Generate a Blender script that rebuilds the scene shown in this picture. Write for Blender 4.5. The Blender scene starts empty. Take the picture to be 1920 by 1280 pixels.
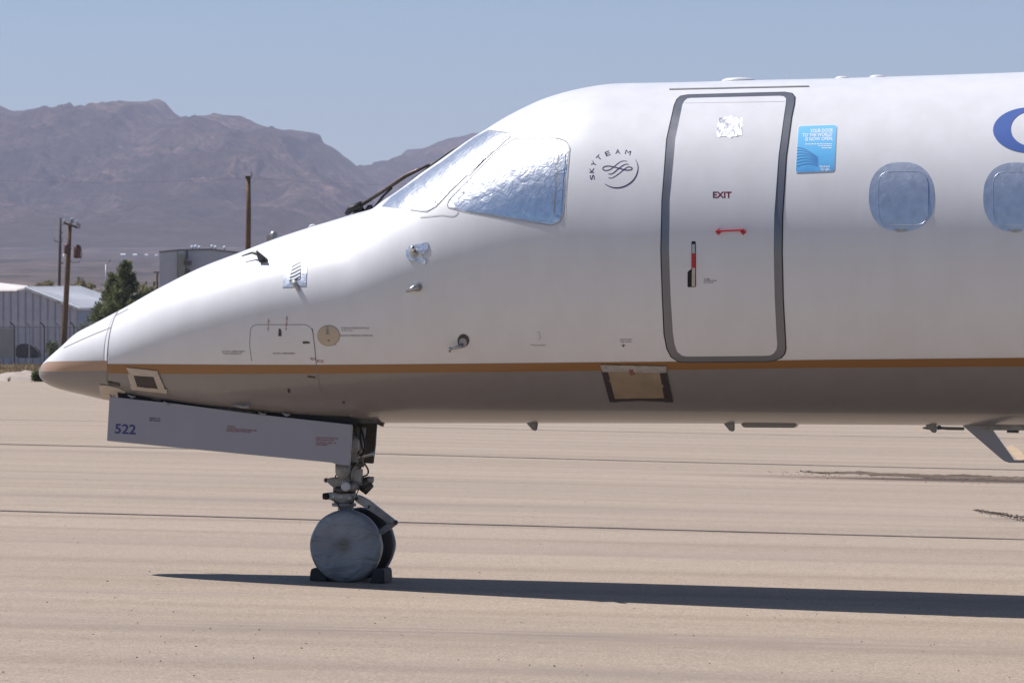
import bpy, bmesh, math, random
import numpy as np
from mathutils import Vector, Matrix, noise
from mathutils.bvhtree import BVHTree

random.seed(7)
sc = bpy.context.scene
R = math.radians

# ------------------------------------------------------------------ camera, sky, sun
F = 7330.0                       # focal length in photograph pixels (1920 wide)
CAM_Z = 1.624
cam_d = bpy.data.cameras.new('camera'); cam = bpy.data.objects.new('camera', cam_d)
sc.collection.objects.link(cam); sc.camera = cam
cam.location = (0, 0, CAM_Z); cam.rotation_euler = (R(90), 0, 0)
cam_d.sensor_width = 36.0; cam_d.lens = F / 1920 * 36.0
cam_d.clip_start = 0.5; cam_d.clip_end = 60000
cam_d.dof.use_dof = True; cam_d.dof.focus_distance = 25.4; cam_d.dof.aperture_fstop = 15

TO_SUN = Vector((-0.836, 0.330, 1.40)).normalized()
SUN_EL = math.asin(TO_SUN.z); SUN_AZ = math.atan2(TO_SUN.x, TO_SUN.y)
world = bpy.data.worlds.new('World'); sc.world = world; world.use_nodes = True
wn = world.node_tree.nodes; wl = world.node_tree.links
bg = wn['Background']; bg.inputs['Strength'].default_value = 0.080
sky = wn.new('ShaderNodeTexSky'); sky.sky_type = 'NISHITA'; sky.sun_disc = False
sky.sun_elevation = SUN_EL; sky.sun_rotation = SUN_AZ
sky.air_density = 1.0; sky.dust_density = 0.3; sky.ozone_density = 5.0; sky.altitude = 1000
wl.new(sky.outputs['Color'], bg.inputs['Color'])
sun_d = bpy.data.lights.new('sun', 'SUN'); sun = bpy.data.objects.new('sun', sun_d)
sc.collection.objects.link(sun)
sun_d.energy = 5.0; sun_d.angle = R(0.53); sun_d.color = (1.0, 0.965, 0.95)
sun.rotation_euler = (-TO_SUN).to_track_quat('-Z', 'Y').to_euler(); sun.location = (0, 0, 60)
vs = sc.view_settings
vs.view_transform = 'Standard'; vs.look = 'None'; vs.gamma = 1; vs.use_curve_mapping = False
vs.exposure = 0.27
sc.cycles.use_denoising = True
sc.cycles.max_bounces = 8; sc.cycles.volume_bounces = 0

# ------------------------------------------------------------------ helpers
def srgb(r, g, b):
    return tuple(((c/255/12.92) if c/255 <= 0.04045 else ((c/255+0.055)/1.055)**2.4) for c in (r, g, b))

class NT:
    """small wrapper to write node materials"""
    def __init__(s, name, col=(.5, .5, .5), rough=.5, metal=0., spec=.5):
        s.m = bpy.data.materials.new(name); s.m.use_nodes = True
        s.t = s.m.node_tree; s.b = s.t.nodes['Principled BSDF']
        s.set(col, rough, metal); s.b.inputs['Specular IOR Level'].default_value = spec
    def set(s, col, rough, metal):
        s.b.inputs['Base Color'].default_value = (*col, 1); s.b.inputs['Roughness'].default_value = rough
        s.b.inputs['Metallic'].default_value = metal
    def n(s, typ, **kw):
        o = s.t.nodes.new(typ)
        for k, v in kw.items():
            if k in o.inputs: o.inputs[k].default_value = v
            else: setattr(o, k, v)
        return o
    def l(s, a, b): s.t.links.new(a, b)
    def coord(s, scale=(1, 1, 1), rot=(0, 0, 0), kind='Object'):
        tc = s.n('ShaderNodeTexCoord'); mp = s.n('ShaderNodeMapping')
        mp.inputs['Scale'].default_value = scale; mp.inputs['Rotation'].default_value = rot
        s.l(tc.outputs[kind], mp.inputs['Vector']); return mp.outputs[0]
    def noise(s, vec, scale, detail=4, rough=.55, dist=0.):
        o = s.n('ShaderNodeTexNoise'); s.l(vec, o.inputs['Vector'])
        o.inputs['Scale'].default_value = scale; o.inputs['Detail'].default_value = detail
        o.inputs['Roughness'].default_value = rough; o.inputs['Distortion'].default_value = dist
        return o.outputs['Fac']
    def ramp(s, fac, stops):
        o = s.n('ShaderNodeValToRGB'); s.l(fac, o.inputs[0]); e = o.color_ramp.elements
        while len(e) < len(stops): e.new(.5)
        for i, (p, c) in enumerate(stops):
            e[i].position = p; e[i].color = (*c, 1) if len(c) == 3 else c
        return o.outputs[0]
    def mix(s, fac, a, b, mode='MIX'):
        o = s.n('ShaderNodeMix', data_type='RGBA', blend_type=mode)
        for v, i in ((fac, 0), (a, 6), (b, 7)):
            if hasattr(v, 'links') or hasattr(v, 'is_linked'): s.l(v, o.inputs[i])
            elif i == 0: o.inputs[0].default_value = v
            else: o.inputs[i].default_value = (*v, 1)
        return o.outputs[2]
    def bump(s, fac, strength=.3, dist=.01, prev=None):
        o = s.n('ShaderNodeBump'); o.inputs['Strength'].default_value = strength
        o.inputs['Distance'].default_value = dist; s.l(fac, o.inputs['Height'])
        if prev: s.l(prev, o.inputs['Normal'])
        return o.outputs[0]
    def col(s, c): s.l(c, s.b.inputs['Base Color'])
    def nrm(s, c): s.l(c, s.b.inputs['Normal'])

def plain(name, col, rough=.5, metal=0., var=.12, scale=6., spec=.5):
    """a base colour with faint mottling"""
    q = NT(name, col, rough, metal, spec); v = q.coord()
    f = q.noise(v, scale, 5, .6)
    a = tuple(c*(1-var) for c in col); b = tuple(min(1, c*(1+var)) for c in col)
    q.col(q.ramp(f, [(.3, a), (.7, b)])); return q.m

def link(name, bm, mat, parent=None, smooth=False, origin=None):
    """link a bmesh written in world coordinates as ONE object; parts share their root's origin"""
    me = bpy.data.meshes.new(name); bmesh.ops.recalc_face_normals(bm, faces=bm.faces) if not smooth == 'keep' else None
    org = Vector(origin) if origin is not None else (parent_origin(parent) if parent else Vector((0, 0, 0)))
    bmesh.ops.translate(bm, verts=bm.verts, vec=-org)
    bm.to_mesh(me); bm.free()
    for m in (mat if isinstance(mat, (list, tuple)) else [mat]): me.materials.append(m)
    if smooth:
        for p in me.polygons: p.use_smooth = True
    o = bpy.data.objects.new(name, me); sc.collection.objects.link(o)
    if parent: o.parent = parent
    else: o.location = org
    return o
def parent_origin(p):
    while p.parent: p = p.parent
    return Vector(p.location)
def tag(o, label=None, cat=None, group=None, kind=None):
    for k, v in (('label', label), ('category', cat), ('group', group), ('kind', kind)):
        if v: o[k] = v
    return o
def empty(name, loc, label=None, cat=None, group=None):
    o = bpy.data.objects.new(name, None); sc.collection.objects.link(o); o.location = loc
    o.empty_display_size = .3
    return tag(o, label, cat, group)

def add_box(bm, c, size, M=None):
    sx, sy, sz = (v/2 for v in size); c = Vector(c)
    vs_ = []
    for x, y, z in ((-1,-1,-1),(1,-1,-1),(1,1,-1),(-1,1,-1),(-1,-1,1),(1,-1,1),(1,1,1),(-1,1,1)):
        p = Vector((x*sx, y*sy, z*sz)); vs_.append(bm.verts.new(c + (M @ p if M else p)))
    for f in ((0,3,2,1),(4,5,6,7),(0,1,5,4),(1,2,6,5),(2,3,7,6),(3,0,4,7)): bm.faces.new([vs_[i] for i in f])
def frame(d):
    d = Vector(d).normalized(); a = Vector((0,0,1)) if abs(d.z) < .9 else Vector((1,0,0))
    x = d.cross(a).normalized(); return x, d.cross(x), d
def add_tube(bm, pts, rad, n=10, cap=True):
    """tapered tube through points; rad a number or one per point"""
    pts = [Vector(p) for p in pts]; rings = []
    rs = rad if isinstance(rad, (list, tuple)) else [rad]*len(pts)
    for i, p in enumerate(pts):
        d = (pts[min(i+1, len(pts)-1)] - pts[max(i-1, 0)])
        x, y, _ = frame(d)
        rings.append([bm.verts.new(p + (x*math.cos(a) + y*math.sin(a))*rs[i]) for a in (2*math.pi*k/n for k in range(n))])
    for a, b in zip(rings, rings[1:]):
        for k in range(n): bm.faces.new((a[k], a[(k+1) % n], b[(k+1) % n], b[k]))
    if cap: bm.faces.new(rings[0][::-1]); bm.faces.new(rings[-1])
def add_prism(bm, poly, vec):
    """extrude a planar polygon of world points by vec"""
    vec = Vector(vec); a = [bm.verts.new(Vector(p)) for p in poly]; b = [bm.verts.new(Vector(p)+vec) for p in poly]
    n = len(a); bm.faces.new(a[::-1]); bm.faces.new(b)
    for i in range(n): bm.faces.new((a[i], a[(i+1) % n], b[(i+1) % n], b[i]))
def add_lathe(bm, c, axis, prof, n=32, x=None):
    """prof: (along axis, radius)"""
    c = Vector(c); X, Y, D = frame(axis); rings = []
    for t, r in prof:
        rings.append([bm.verts.new(c + D*t + (X*math.cos(a)+Y*math.sin(a))*max(r, 1e-4)) for a in (2*math.pi*k/n for k in range(n))])
    for a, b in zip(rings, rings[1:]):
        for k in range(n): bm.faces.new((a[k], a[(k+1) % n], b[(k+1) % n], b[k]))
    bm.faces.new(rings[0][::-1]); bm.faces.new(rings[-1])
def bevel(bm, w, seg=2):
    bmesh.ops.bevel(bm, geom=list(bm.edges), offset=w, segments=seg, affect='EDGES', clamp_overlap=True)

def at(x, y, Y):
    """the point of the place seen at photograph pixel x, y when it stands Y metres away"""
    return Vector(((x-960)/F*Y, Y, CAM_Z - (y-640)/F*Y))

# ------------------------------------------------------------------ aircraft frame: station s, side u (towards the camera), height z
PSI = R(12.5)
DIR = Vector((math.cos(PSI), -math.sin(PSI), 0)); SIDE = Vector((-math.sin(PSI), -math.cos(PSI), 0)); UP = Vector((0, 0, 1))
Y_A = 25.95; A0 = Vector(((1500-960)/F*Y_A, Y_A, 0))
def t_of(x, u=0.):
    k = (x-960)/F; b = A0 + SIDE*u
    return (k*b.y - b.x)/(DIR.x - k*DIR.y)
T_NOSE = t_of(75.0)
def plane_pt(x, y, u=0.):
    """the point seen at pixel x, y on the aircraft's lengthwise plane at side offset u"""
    p = A0 + SIDE*u + DIR*t_of(x, u); return Vector((p.x, p.y, CAM_Z - (y-640)/F*p.y))
def sz(x, y): return t_of(x)-T_NOSE, plane_pt(x, y).z
def pos(s, u, z): p = A0 + DIR*(s+T_NOSE) + SIDE*u; return Vector((p.x, p.y, z))

TOP = [(75.2,697),(77.8,689),(88,676),(103,662.5),(123.8,645),(150,622),(180,606.5),(240,575.5),(305.6,539),(392.5,497),(455,473.5),
       (530,445),(590,425.5),(640,410.5),(680,398.5),(706,391.5),(716,387),(734,373),(760,356),(783,339),(805,321.5),(828,306),(870,276),(895,258.5),(917,245),
       (957,220),(1000,197.5),(1030,184.5),(1060,175),(1100,165.5),(1130,160.5),(1155,157.8),(1200,156.5),(1254,155.6),(1336,153.6),(1430,151),(1540,148.6),(1640,145.6),
       (1740,142.5),(1840,139.2),(1920,136.2)]
BOT = [(75.2,697),(78.7,708.8),(93.8,721.5),(122,731.5),(154,739),(180,745),(206,750.5),(260,759),(330,769),(400,777),(500,785.5),(600,790.5),(700,792.6),(800,793),(1140,793),(1320,793.6),(1540,795.4),(1700,796.4),(1800,797.2),(1920,798)]
def table(L):
    s = np.array([sz(x, y) for x, y in L]); s[:, 0] = np.sqrt(np.maximum(s[:, 0]-s[0, 0], 0)); return s
def pchip(xs, ys, x):
    xs = np.asarray(xs); ys = np.asarray(ys); h = np.diff(xs); d = np.diff(ys)/h; m = np.zeros_like(ys)
    for i in range(1, len(xs)-1):
        if d[i-1]*d[i] > 0:
            w1 = 2*h[i]+h[i-1]; w2 = h[i]+2*h[i-1]; m[i] = (w1+w2)/(w1/d[i-1]+w2/d[i])
    m[0] = d[0]; m[-1] = d[-1]
    i = np.clip(np.searchsorted(xs, x)-1, 0, len(h)-1); t = (x-xs[i])/h[i]
    return (ys[i]*(1+2*t)*(1-t)**2 + h[i]*m[i]*t*(1-t)**2 + ys[i+1]*t*t*(3-2*t) + h[i]*m[i+1]*t*t*(t-1))
tT, tB = table(TOP), table(BOT)
WQ = np.array([(0,0),(.02,.075),(.06,.13),(.15,.205),(.3,.29),(.5,.375),(.75,.465),(1,.545),(1.5,.69),(2,.815),(2.5,.925),(3,1.01),(3.5,1.07),(4.0,1.11),(4.6,1.135),(5.2,1.14)])
S_END = sz(1920, 140)[0]
def section(s):
    if s > S_END-.001:
        zt, zb, w = section(S_END-.002); k = (zt-zb)/2; c = (zt+zb)/2 + .011*(s-S_END)
        h = k + .013*(1-math.exp(-(s-S_END)/.9)); return c+h, c-h, h
    q = math.sqrt(max(s, 0)); zt = float(pchip(tT[:, 0], tT[:, 1], q)); zb = float(pchip(tB[:, 0], tB[:, 1], q))
    w = float(pchip(np.sqrt(WQ[:, 0]), WQ[:, 1], min(q, math.sqrt(5.2))))
    if s > 4.6: w = max(w, (zt-zb)/2)
    return zt, zb, w
NSEG = 160
MID = np.array([(0,.47),(.35,.485),(.7,.51),(1.2,.575),(1.8,.60),(2.5,.585),(3.5,.535),(4.6,.5),(5.2,.5)])   # where along its height the nose is widest
def ring_pts(s):
    zt, zb, w = section(s); fm = float(pchip(MID[:, 0], MID[:, 1], min(s, 5.))); c = zb+(zt-zb)*fm; out = []
    for k in range(NSEG):
        a = 2*math.pi*k/NSEG; ca, sa = math.cos(a), math.sin(a)
        out.append(pos(s, w*ca, c + (zt-c if sa > 0 else c-zb)*sa))
    return out
S_RAD = t_of(201, .36) - T_NOSE
st = [0.0004]
while st[-1] < S_RAD: st.append(min(S_RAD, st[-1] + .004 + .06*math.sqrt(st[-1])*.6))
st2 = list(np.arange(S_RAD, 7.4, .035)) + list(np.arange(7.4, 22.01, .2))
def skin(stations, cap0, cap1):
    bm = bmesh.new(); rings = [[bm.verts.new(p) for p in ring_pts(s)] for s in stations]
    for a, b in zip(rings, rings[1:]):
        for k in range(NSEG): bm.faces.new((a[k], b[k], b[(k+1) % NSEG], a[(k+1) % NSEG]))
    if cap0: bm.faces.new(rings[0])
    if cap1: bm.faces.new(rings[-1][::-1])
    bm.normal_update(); return bm
bm_all = skin(st[:-1] + st2, True, True)
BVH = BVHTree.FromBMesh(bm_all); bm_all.free()
CAM = Vector((0, 0, CAM_Z))
def on_skin(x, y, off=.003):
    """the point of the aircraft's skin seen at pixel x, y, lifted by off along the skin's normal"""
    d = Vector(((x-960)/F, 1, -(y-640)/F)).normalized()
    hit, n, i, dist = BVH.ray_cast(CAM, d)
    if hit is None:
        s = t_of(x)-T_NOSE
        if s > .7 and y < 500:                       # past the skyline: the crown of the skin
            zt = section(s)[0]; hit = pos(s, .01, zt); n = Vector((zt-section(s+.05)[0], 0, .05)).normalized()
        else: hit, n, i, dist = BVH.find_nearest(plane_pt(x, y, .12))
    return hit + n*off

aircraft = empty('airliner', plane_pt(650, 1090), 'parked white regional jet with foil covered windows and a gold stripe', 'airplane')
SKIN_PATCH = {}
def cut_poly(poly, step):
    bm = bmesh.new(); f = bm.faces.new([bm.verts.new((x, y, 0)) for x, y in poly])
    xs = [p[0] for p in poly]; ys = [p[1] for p in poly]
    for ax, lo, hi in ((0, min(xs), max(xs)), (1, min(ys), max(ys))):
        k = math.ceil(lo/step)*step
        while k < hi:
            co = Vector((k, 0, 0)) if ax == 0 else Vector((0, k, 0)); no = Vector((1, 0, 0)) if ax == 0 else Vector((0, 1, 0))
            bmesh.ops.bisect_plane(bm, geom=list(bm.verts)+list(bm.edges)+list(bm.faces), plane_co=co, plane_no=no)
            k += step
    bmesh.ops.remove_doubles(bm, verts=bm.verts, dist=.3)
    bmesh.ops.triangulate(bm, faces=bm.faces)
    bmesh.ops.dissolve_degenerate(bm, edges=bm.edges, dist=.05)
    return bm
def mirror_pt(p):
    d = (p - A0); u = d.dot(SIDE); return p - SIDE*(2*u)
def patch(name, poly, mat, parent, off=.003, step=10, depth=0., smooth=True, wrinkle=0., label=None, mirror=False):
    """a sheet lying on the aircraft's skin; poly in photograph pixels; depth gives its edge a thickness"""
    bm = cut_poly(poly, step)
    for v in bm.verts:
        o = off
        if wrinkle: o += wrinkle*abs(noise.fractal(Vector((v.co.x*.06, v.co.y*.06, 3.1)), 1., 2., 3))
        v.co = on_skin(v.co.x, v.co.y, o)
        if mirror: v.co = mirror_pt(v.co)
    bmesh.ops.triangulate(bm, faces=bm.faces)
    bmesh.ops.recalc_face_normals(bm, faces=bm.faces)
    if depth:
        bm.normal_update()
        if sum((f.normal.dot(SIDE) for f in bm.faces)) * (-1 if mirror else 1) < 0: bmesh.ops.reverse_faces(bm, faces=bm.faces)
        bm.normal_update()
        ed = [e for e in bm.edges if len(e.link_faces) == 1]; nn = {v: v.normal.copy() for e in ed for v in e.verts}
        low = {v: bm.verts.new(v.co - n*depth) for v, n in nn.items()}; hi_ = {v: bm.verts.new(v.co) for v in nn}
        for e in ed: bm.faces.new((hi_[e.verts[0]], hi_[e.verts[1]], low[e.verts[1]], low[e.verts[0]]))
    o = link(name, bm, mat, parent, smooth)
    return tag(o, label)
def band(name, outer, inner, mat, parent, off=.004, sub=1, label=None):
    """ring shaped sheet on the skin between two outlines of equal length"""
    def dens(L):
        out = []
        for a, b in zip(L, L[1:]+L[:1]):
            out += [(a[0]+(b[0]-a[0])*k/sub, a[1]+(b[1]-a[1])*k/sub) for k in range(sub)]
        return out
    o_, i_ = dens(outer), dens(inner); bm = bmesh.new()
    mid = [((a[0]+b[0])/2, (a[1]+b[1])/2) for a, b in zip(o_, i_)]
    A, M_, B = ([bm.verts.new(on_skin(x, y, off)) for x, y in L] for L in (o_, mid, i_))
    n = len(A)
    for P, Q in ((A, M_), (M_, B)):
        for k in range(n): bm.faces.new((P[k], P[(k+1) % n], Q[(k+1) % n], Q[k]))
    return tag(link(name, bm, mat, parent, True), label)
def stroke(bm, pts, w, off=.003, closed=False, taper=None):
    """thin line lying on the skin, w pixels wide"""
    L = list(pts) + ([pts[0]] if closed else [])
    d = []
    for a, b in zip(L, L[1:]):
        n = max(1, int(math.hypot(b[0]-a[0], b[1]-a[1])/6))
        d += [(a[0]+(b[0]-a[0])*k/n, a[1]+(b[1]-a[1])*k/n) for k in range(n)]
    d.append(L[-1]); prev = None
    for i, (x, y) in enumerate(d):
        a = d[max(i-1, 0)]; b = d[min(i+1, len(d)-1)]; tx, ty = b[0]-a[0], b[1]-a[1]; q = math.hypot(tx, ty) or 1
        ww = w*(taper(i/(len(d)-1)) if taper else 1)/2
        p = (bm.verts.new(on_skin(x - ty/q*ww, y + tx/q*ww, off)), bm.verts.new(on_skin(x + ty/q*ww, y - tx/q*ww, off)))
        if prev: bm.faces.new((prev[0], p[0], p[1], prev[1]))
        prev = p
def smooth_path(pts, n=6):
    """Catmull-Rom through the points"""
    out = []
    P = [pts[0]] + list(pts) + [pts[-1]]
    for i in range(1, len(P)-2):
        for k in range(n):
            t = k/n; c = []
            for j in (0, 1):
                p0, p1, p2, p3 = (P[i+q][j] for q in (-1, 0, 1, 2))
                c.append(.5*(2*p1+(p2-p0)*t+(2*p0-5*p1+4*p2-p3)*t*t+(3*p1-p0-3*p2+p3)*t**3))
            out.append(tuple(c))
    out.append(pts[-1]); return out
def text_verts(txt, bold=0.):
    cu = bpy.data.curves.new('lettering', 'FONT'); cu.body = txt; cu.offset = bold; cu.resolution_u = 3
    o = bpy.data.objects.new('lettering', cu); me = bpy.data.meshes.new_from_object(o)
    vs_ = [v.co.copy() for v in me.vertices]; fs = [list(p.vertices) for p in me.polygons]
    bpy.data.objects.remove(o); bpy.data.curves.remove(cu); bpy.data.meshes.remove(me)
    return vs_, fs
def text_into(bm, txt, x, y, h, ang=0., width=None, shear=0., align='L', bold=0.01, mapper=None):
    """lettering: x, y = left (or right / centre) end of the base line in pixels, h = capital height in pixels"""
    vs_, fs = text_verts(txt, bold)
    if not vs_: return
    x0 = min(v.x for v in vs_); x1 = max(v.x for v in vs_); k = h/.70
    kx = (width/(x1-x0)) if width else k; ca, sa = math.cos(ang), math.sin(ang); W = (x1-x0)*kx
    sh = {'L': 0, 'R': -W, 'C': -W/2}[align]; new = []
    for v in vs_:
        a = (v.x-x0)*kx + sh + shear*v.y*k; b = v.y*k
        new.append(bm.verts.new(mapper(x + a*ca + b*sa, y + a*sa - b*ca)))
    for f in fs:
        try: bm.faces.new([new[i] for i in f])
        except ValueError: pass
def skin_map(off): return lambda x, y: on_skin(x, y, off)
def lettering(name, items, mat, parent, off=.0045, mapper=None, label=None):
    for it in items:
        bm = bmesh.new(); text_into(bm, mapper=mapper or skin_map(off), **it); o = link(name, bm, mat, parent)
        if label: o['label'] = label
    return o
def rounded(pts, r=6, n=4):
    """round the corners of a polygon"""
    out = []
    for i, p in enumerate(pts):
        a = pts[i-1]; b = pts[(i+1) % len(pts)]
        la = math.hypot(a[0]-p[0], a[1]-p[1]); lb = math.hypot(b[0]-p[0], b[1]-p[1]); q = min(r, la*.45, lb*.45)
        s = (p[0]+(a[0]-p[0])*q/la, p[1]+(a[1]-p[1])*q/la); e = (p[0]+(b[0]-p[0])*q/lb, p[1]+(b[1]-p[1])*q/lb)
        for k in range(n+1):
            t = k/n; out.append(((1-t)**2*s[0]+2*t*(1-t)*p[0]+t*t*e[0], (1-t)**2*s[1]+2*t*(1-t)*p[1]+t*t*e[1]))
    return out
def superell(cx, cy, rx, ry, n=2.5, k=48):
    out = []
    for i in range(k):
        a = 2*math.pi*i/k; c, s = math.cos(a), math.sin(a)
        out.append((cx+rx*abs(c)**(2/n)*(1 if c > 0 else -1), cy+ry*abs(s)**(2/n)*(1 if s > 0 else -1)))
    return out

# ------------------------------------------------------------------ materials
def mat_paint(name, col, rough, dirt=.10, coat=.35):
    q = NT(name, col, rough); v = q.coord(); vz = q.coord((2.2, 2.2, .5))
    f = q.noise(v, .9, 5, .6); g = q.noise(vz, 3.0, 6, .65)
    a = q.ramp(f, [(.25, tuple(c*(1-dirt*.8) for c in col)), (.75, col)])
    b = q.ramp(g, [(.38, (.84, .80, .75)), (.62, (1, 1, 1))])
    q.col(q.mix(dirt*2.2, a, b, 'MULTIPLY'))
    q.b.inputs['Coat Weight'].default_value = coat; q.b.inputs['Coat Roughness'].default_value = .08
    q.nrm(q.bump(q.noise(v, 2.2, 3, .5), .05, .02))
    rr = q.n('ShaderNodeMapRange'); q.l(g, rr.inputs[0]); rr.inputs[3].default_value = rough*.8; rr.inputs[4].default_value = rough*1.3
    q.l(rr.outputs[0], q.b.inputs['Roughness']); return q.m
def mat_foil(name, rough=.27, tint=(.80, .82, .86), crumple=1.0, scale=1.):
    q = NT(name, tint, rough, 1.0); v = q.coord()
    vo = q.n('ShaderNodeTexVoronoi', feature='DISTANCE_TO_EDGE'); q.l(v, vo.inputs['Vector']); vo.inputs['Scale'].default_value = 9*scale
    n1 = q.bump(q.noise(v, 7*scale, 3, .5, 1.2), .28*crumple, .03)
    n2 = q.bump(q.noise(v, 60*scale, 4, .6), .22*crumple, .006, n1)
    n3 = q.bump(vo.outputs['Distance'], .12*crumple, .02, n2); q.nrm(n3)
    q.col(q.ramp(q.noise(v, 14*scale, 5, .6), [(.3, tuple(c*.82 for c in tint)), (.7, tint)]))
    return q.m
M = {}
M['white'] = mat_paint('white_paint', (.70, .695, .705), .42, .09, .18)
M['door_white'] = mat_paint('door_white_paint', (.685, .68, .69), .42, .08, .18)
M['belly'] = mat_paint('belly_grey_paint', (.245, .225, .22), .30, .14)
M['gold'] = mat_paint('gold_paint', (.265, .125, .038), .35, .06)
M['gold_sunlit'] = mat_paint('sunlit_gold_paint', (.41, .26, .17), .42, .08)  # stripe gold lightened to paint in the sun on the nose cone
M['grey_band'] = mat_paint('door_frame_grey', (.19, .195, .22), .32, .10, .1); M['grey_band'].node_tree.nodes['Principled BSDF'].inputs['Metallic'].default_value = .5
M['gear_white'] = plain('gear_grey_paint', (.25, .245, .24), .42, 0, .38, 16)
M['gear_door'] = mat_paint('gear_door_paint', (.285, .285, .33), .38, .08)
M['gear_dark'] = plain('grimy_metal', (.075, .07, .062), .5, .5, .35, 30)
M['steel'] = plain('bare_steel', (.42, .42, .43), .34, .9, .15, 22)
M['black'] = plain('black_rubber', (.011, .0105, .011), .6, 0, .25, 18)
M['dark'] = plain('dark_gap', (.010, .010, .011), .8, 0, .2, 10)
M['seam'] = plain('panel_gap', (.20, .185, .18), .7); M['ink_thin'] = plain('thin_lettering', (.16, .15, .15), .5)
M['seam_light'] = plain('sealant', (.45, .44, .44), .5)
M['foil'] = mat_foil('foil_cover', .28, (.80, .82, .85), .55, 1.8)
M['foil_win'] = mat_foil('foil_window_cover', .40, (.60, .63, .70), .25, 1.2)
M['foil_patch'] = mat_foil('foil_tape', .38, (.78, .78, .80), .5, 2.2)
M['tape_cream'] = plain('masking_tape', (.47, .41, .345), .55, 0, .10, 30)
M['paper'] = plain('brown_paper', (.27, .205, .14), .6, 0, .14, 8)
M['tape_black'] = plain('black_tape', (.045, .035, .037), .45, 0, .2, 25)
M['tape_silver'] = plain('silver_tape', (.42, .39, .37), .4, .4, .2, 40)
M['red'] = plain('red_paint', (.42, .012, .016), .35)
M['maroon'] = plain('maroon_lettering', (.145, .006, .022), .4)
M['navy'] = plain('navy_lettering', (.018, .020, .075), .4)
M['blue'] = plain('blue_lettering', (.055, .115, .36), .38, 0, .05)
M['ink'] = plain('black_lettering', (.03, .028, .03), .5)
M['ink_red'] = plain('red_lettering', (.22, .03, .035), .5)
M['white_ink'] = plain('white_lettering', (.80, .84, .88), .4, 0, .02)
M['beige'] = plain('beige_cover', (.46, .38, .28), .5, 0, .06, 12)
M['vinyl'] = None
q = NT('grey_vinyl', (.105, .125, .155), .42); v = q.coord()
q.col(q.ramp(q.noise(v, 5, 5, .6, .6), [(.25, (.105, .115, .14)), (.55, (.17, .195, .235)), (.8, (.23, .25, .285))]))
q.nrm(q.bump(q.noise(v, 9, 3, .5, 1.0), .55, .03)); M['vinyl'] = q.m
M['brass'] = plain('warm_metal', (.10, .065, .045), .35, .6, .4, 60)
q = NT('poster_blue', (.1, .4, .8), .35); v = q.coord(kind='Generated')
sx_ = q.n('ShaderNodeSeparateXYZ'); q.l(v, sx_.inputs[0])
q.col(q.mix(q.noise(v, 3, 4, .6), q.ramp(sx_.outputs[2], [(0, (.035, .19, .55)), (.45, (.12, .46, .80)), (1, (.24, .62, .86))]), (.15, .50, .82), 'MIX'))
M['poster'] = q.m

# ------------------------------------------------------------------ the setting: ground, hills, air
def smooth01(x): x = np.clip(x, 0, 1); return x*x*(3-2*x)
def gz(X, Y):
    """the apron drains sideways: it falls gently to the right near the aircraft and levels out farther away"""
    return -.0225*(12*np.tanh((np.asarray(X)+1.12)/12))*(1-smooth01((np.asarray(Y)-55)/75))
def grid_obj(name, X, Y, Z, mat, smooth=True):
    ny, nx = X.shape; co = np.stack([X, Y, Z], -1).reshape(-1, 3)
    idx = np.arange(ny*nx).reshape(ny, nx)
    f = np.stack([idx[:-1, :-1], idx[:-1, 1:], idx[1:, 1:], idx[1:, :-1]], -1).reshape(-1, 4)
    me = bpy.data.meshes.new(name); me.vertices.add(len(co)); me.vertices.foreach_set('co', co.ravel())
    me.loops.add(f.size); me.loops.foreach_set('vertex_index', f.ravel().astype(np.int32))
    me.polygons.add(len(f)); me.polygons.foreach_set('loop_start', np.arange(0, f.size, 4, dtype=np.int32))
    me.update(calc_edges=True); me.validate()
    if smooth: me.polygons.foreach_set('use_smooth', np.ones(len(f), bool))
    me.materials.append(mat); o = bpy.data.objects.new(name, me); sc.collection.objects.link(o)
    o['kind'] = 'structure'; return o
rng = np.random.default_rng(11)
_G = rng.random((257, 257))
def vnoise(x, y):
    xi = np.floor(x).astype(int); yi = np.floor(y).astype(int); fx = x-xi; fy = y-yi
    fx = fx*fx*fx*(fx*(fx*6-15)+10); fy = fy*fy*fy*(fy*(fy*6-15)+10)
    g = lambda a, b: _G[a % 257, b % 257]
    return (g(xi, yi)*(1-fx)+g(xi+1, yi)*fx)*(1-fy) + (g(xi, yi+1)*(1-fx)+g(xi+1, yi+1)*fx)*fy
def fbm(x, y, o=5, gain=.5):
    t = 0; a = 1; n = 0
    for k in range(o): t = t + a*vnoise(x*2**k+17.3*k, y*2**k+5.1*k); n += a; a *= gain
    return t/n
def ridged(x, y, o=5, gain=.55):
    t = 0; a = 1; n = 0
    for k in range(o): t = t + a*(1-np.abs(2*vnoise(x*2**k+11.3*k, y*2**k+3.7*k)-1)); n += a; a *= gain
    return t/n

def ground_pt(x, y, lift=.005):
    Yg = 60.
    for _ in range(40): Yg = (CAM_Z - float(gz((x-960)/F*Yg, Yg)))*F/(y-640)
    X_ = (x-960)/F*Yg; return Vector((X_, Yg, float(gz(X_, Yg))+lift))
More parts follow.
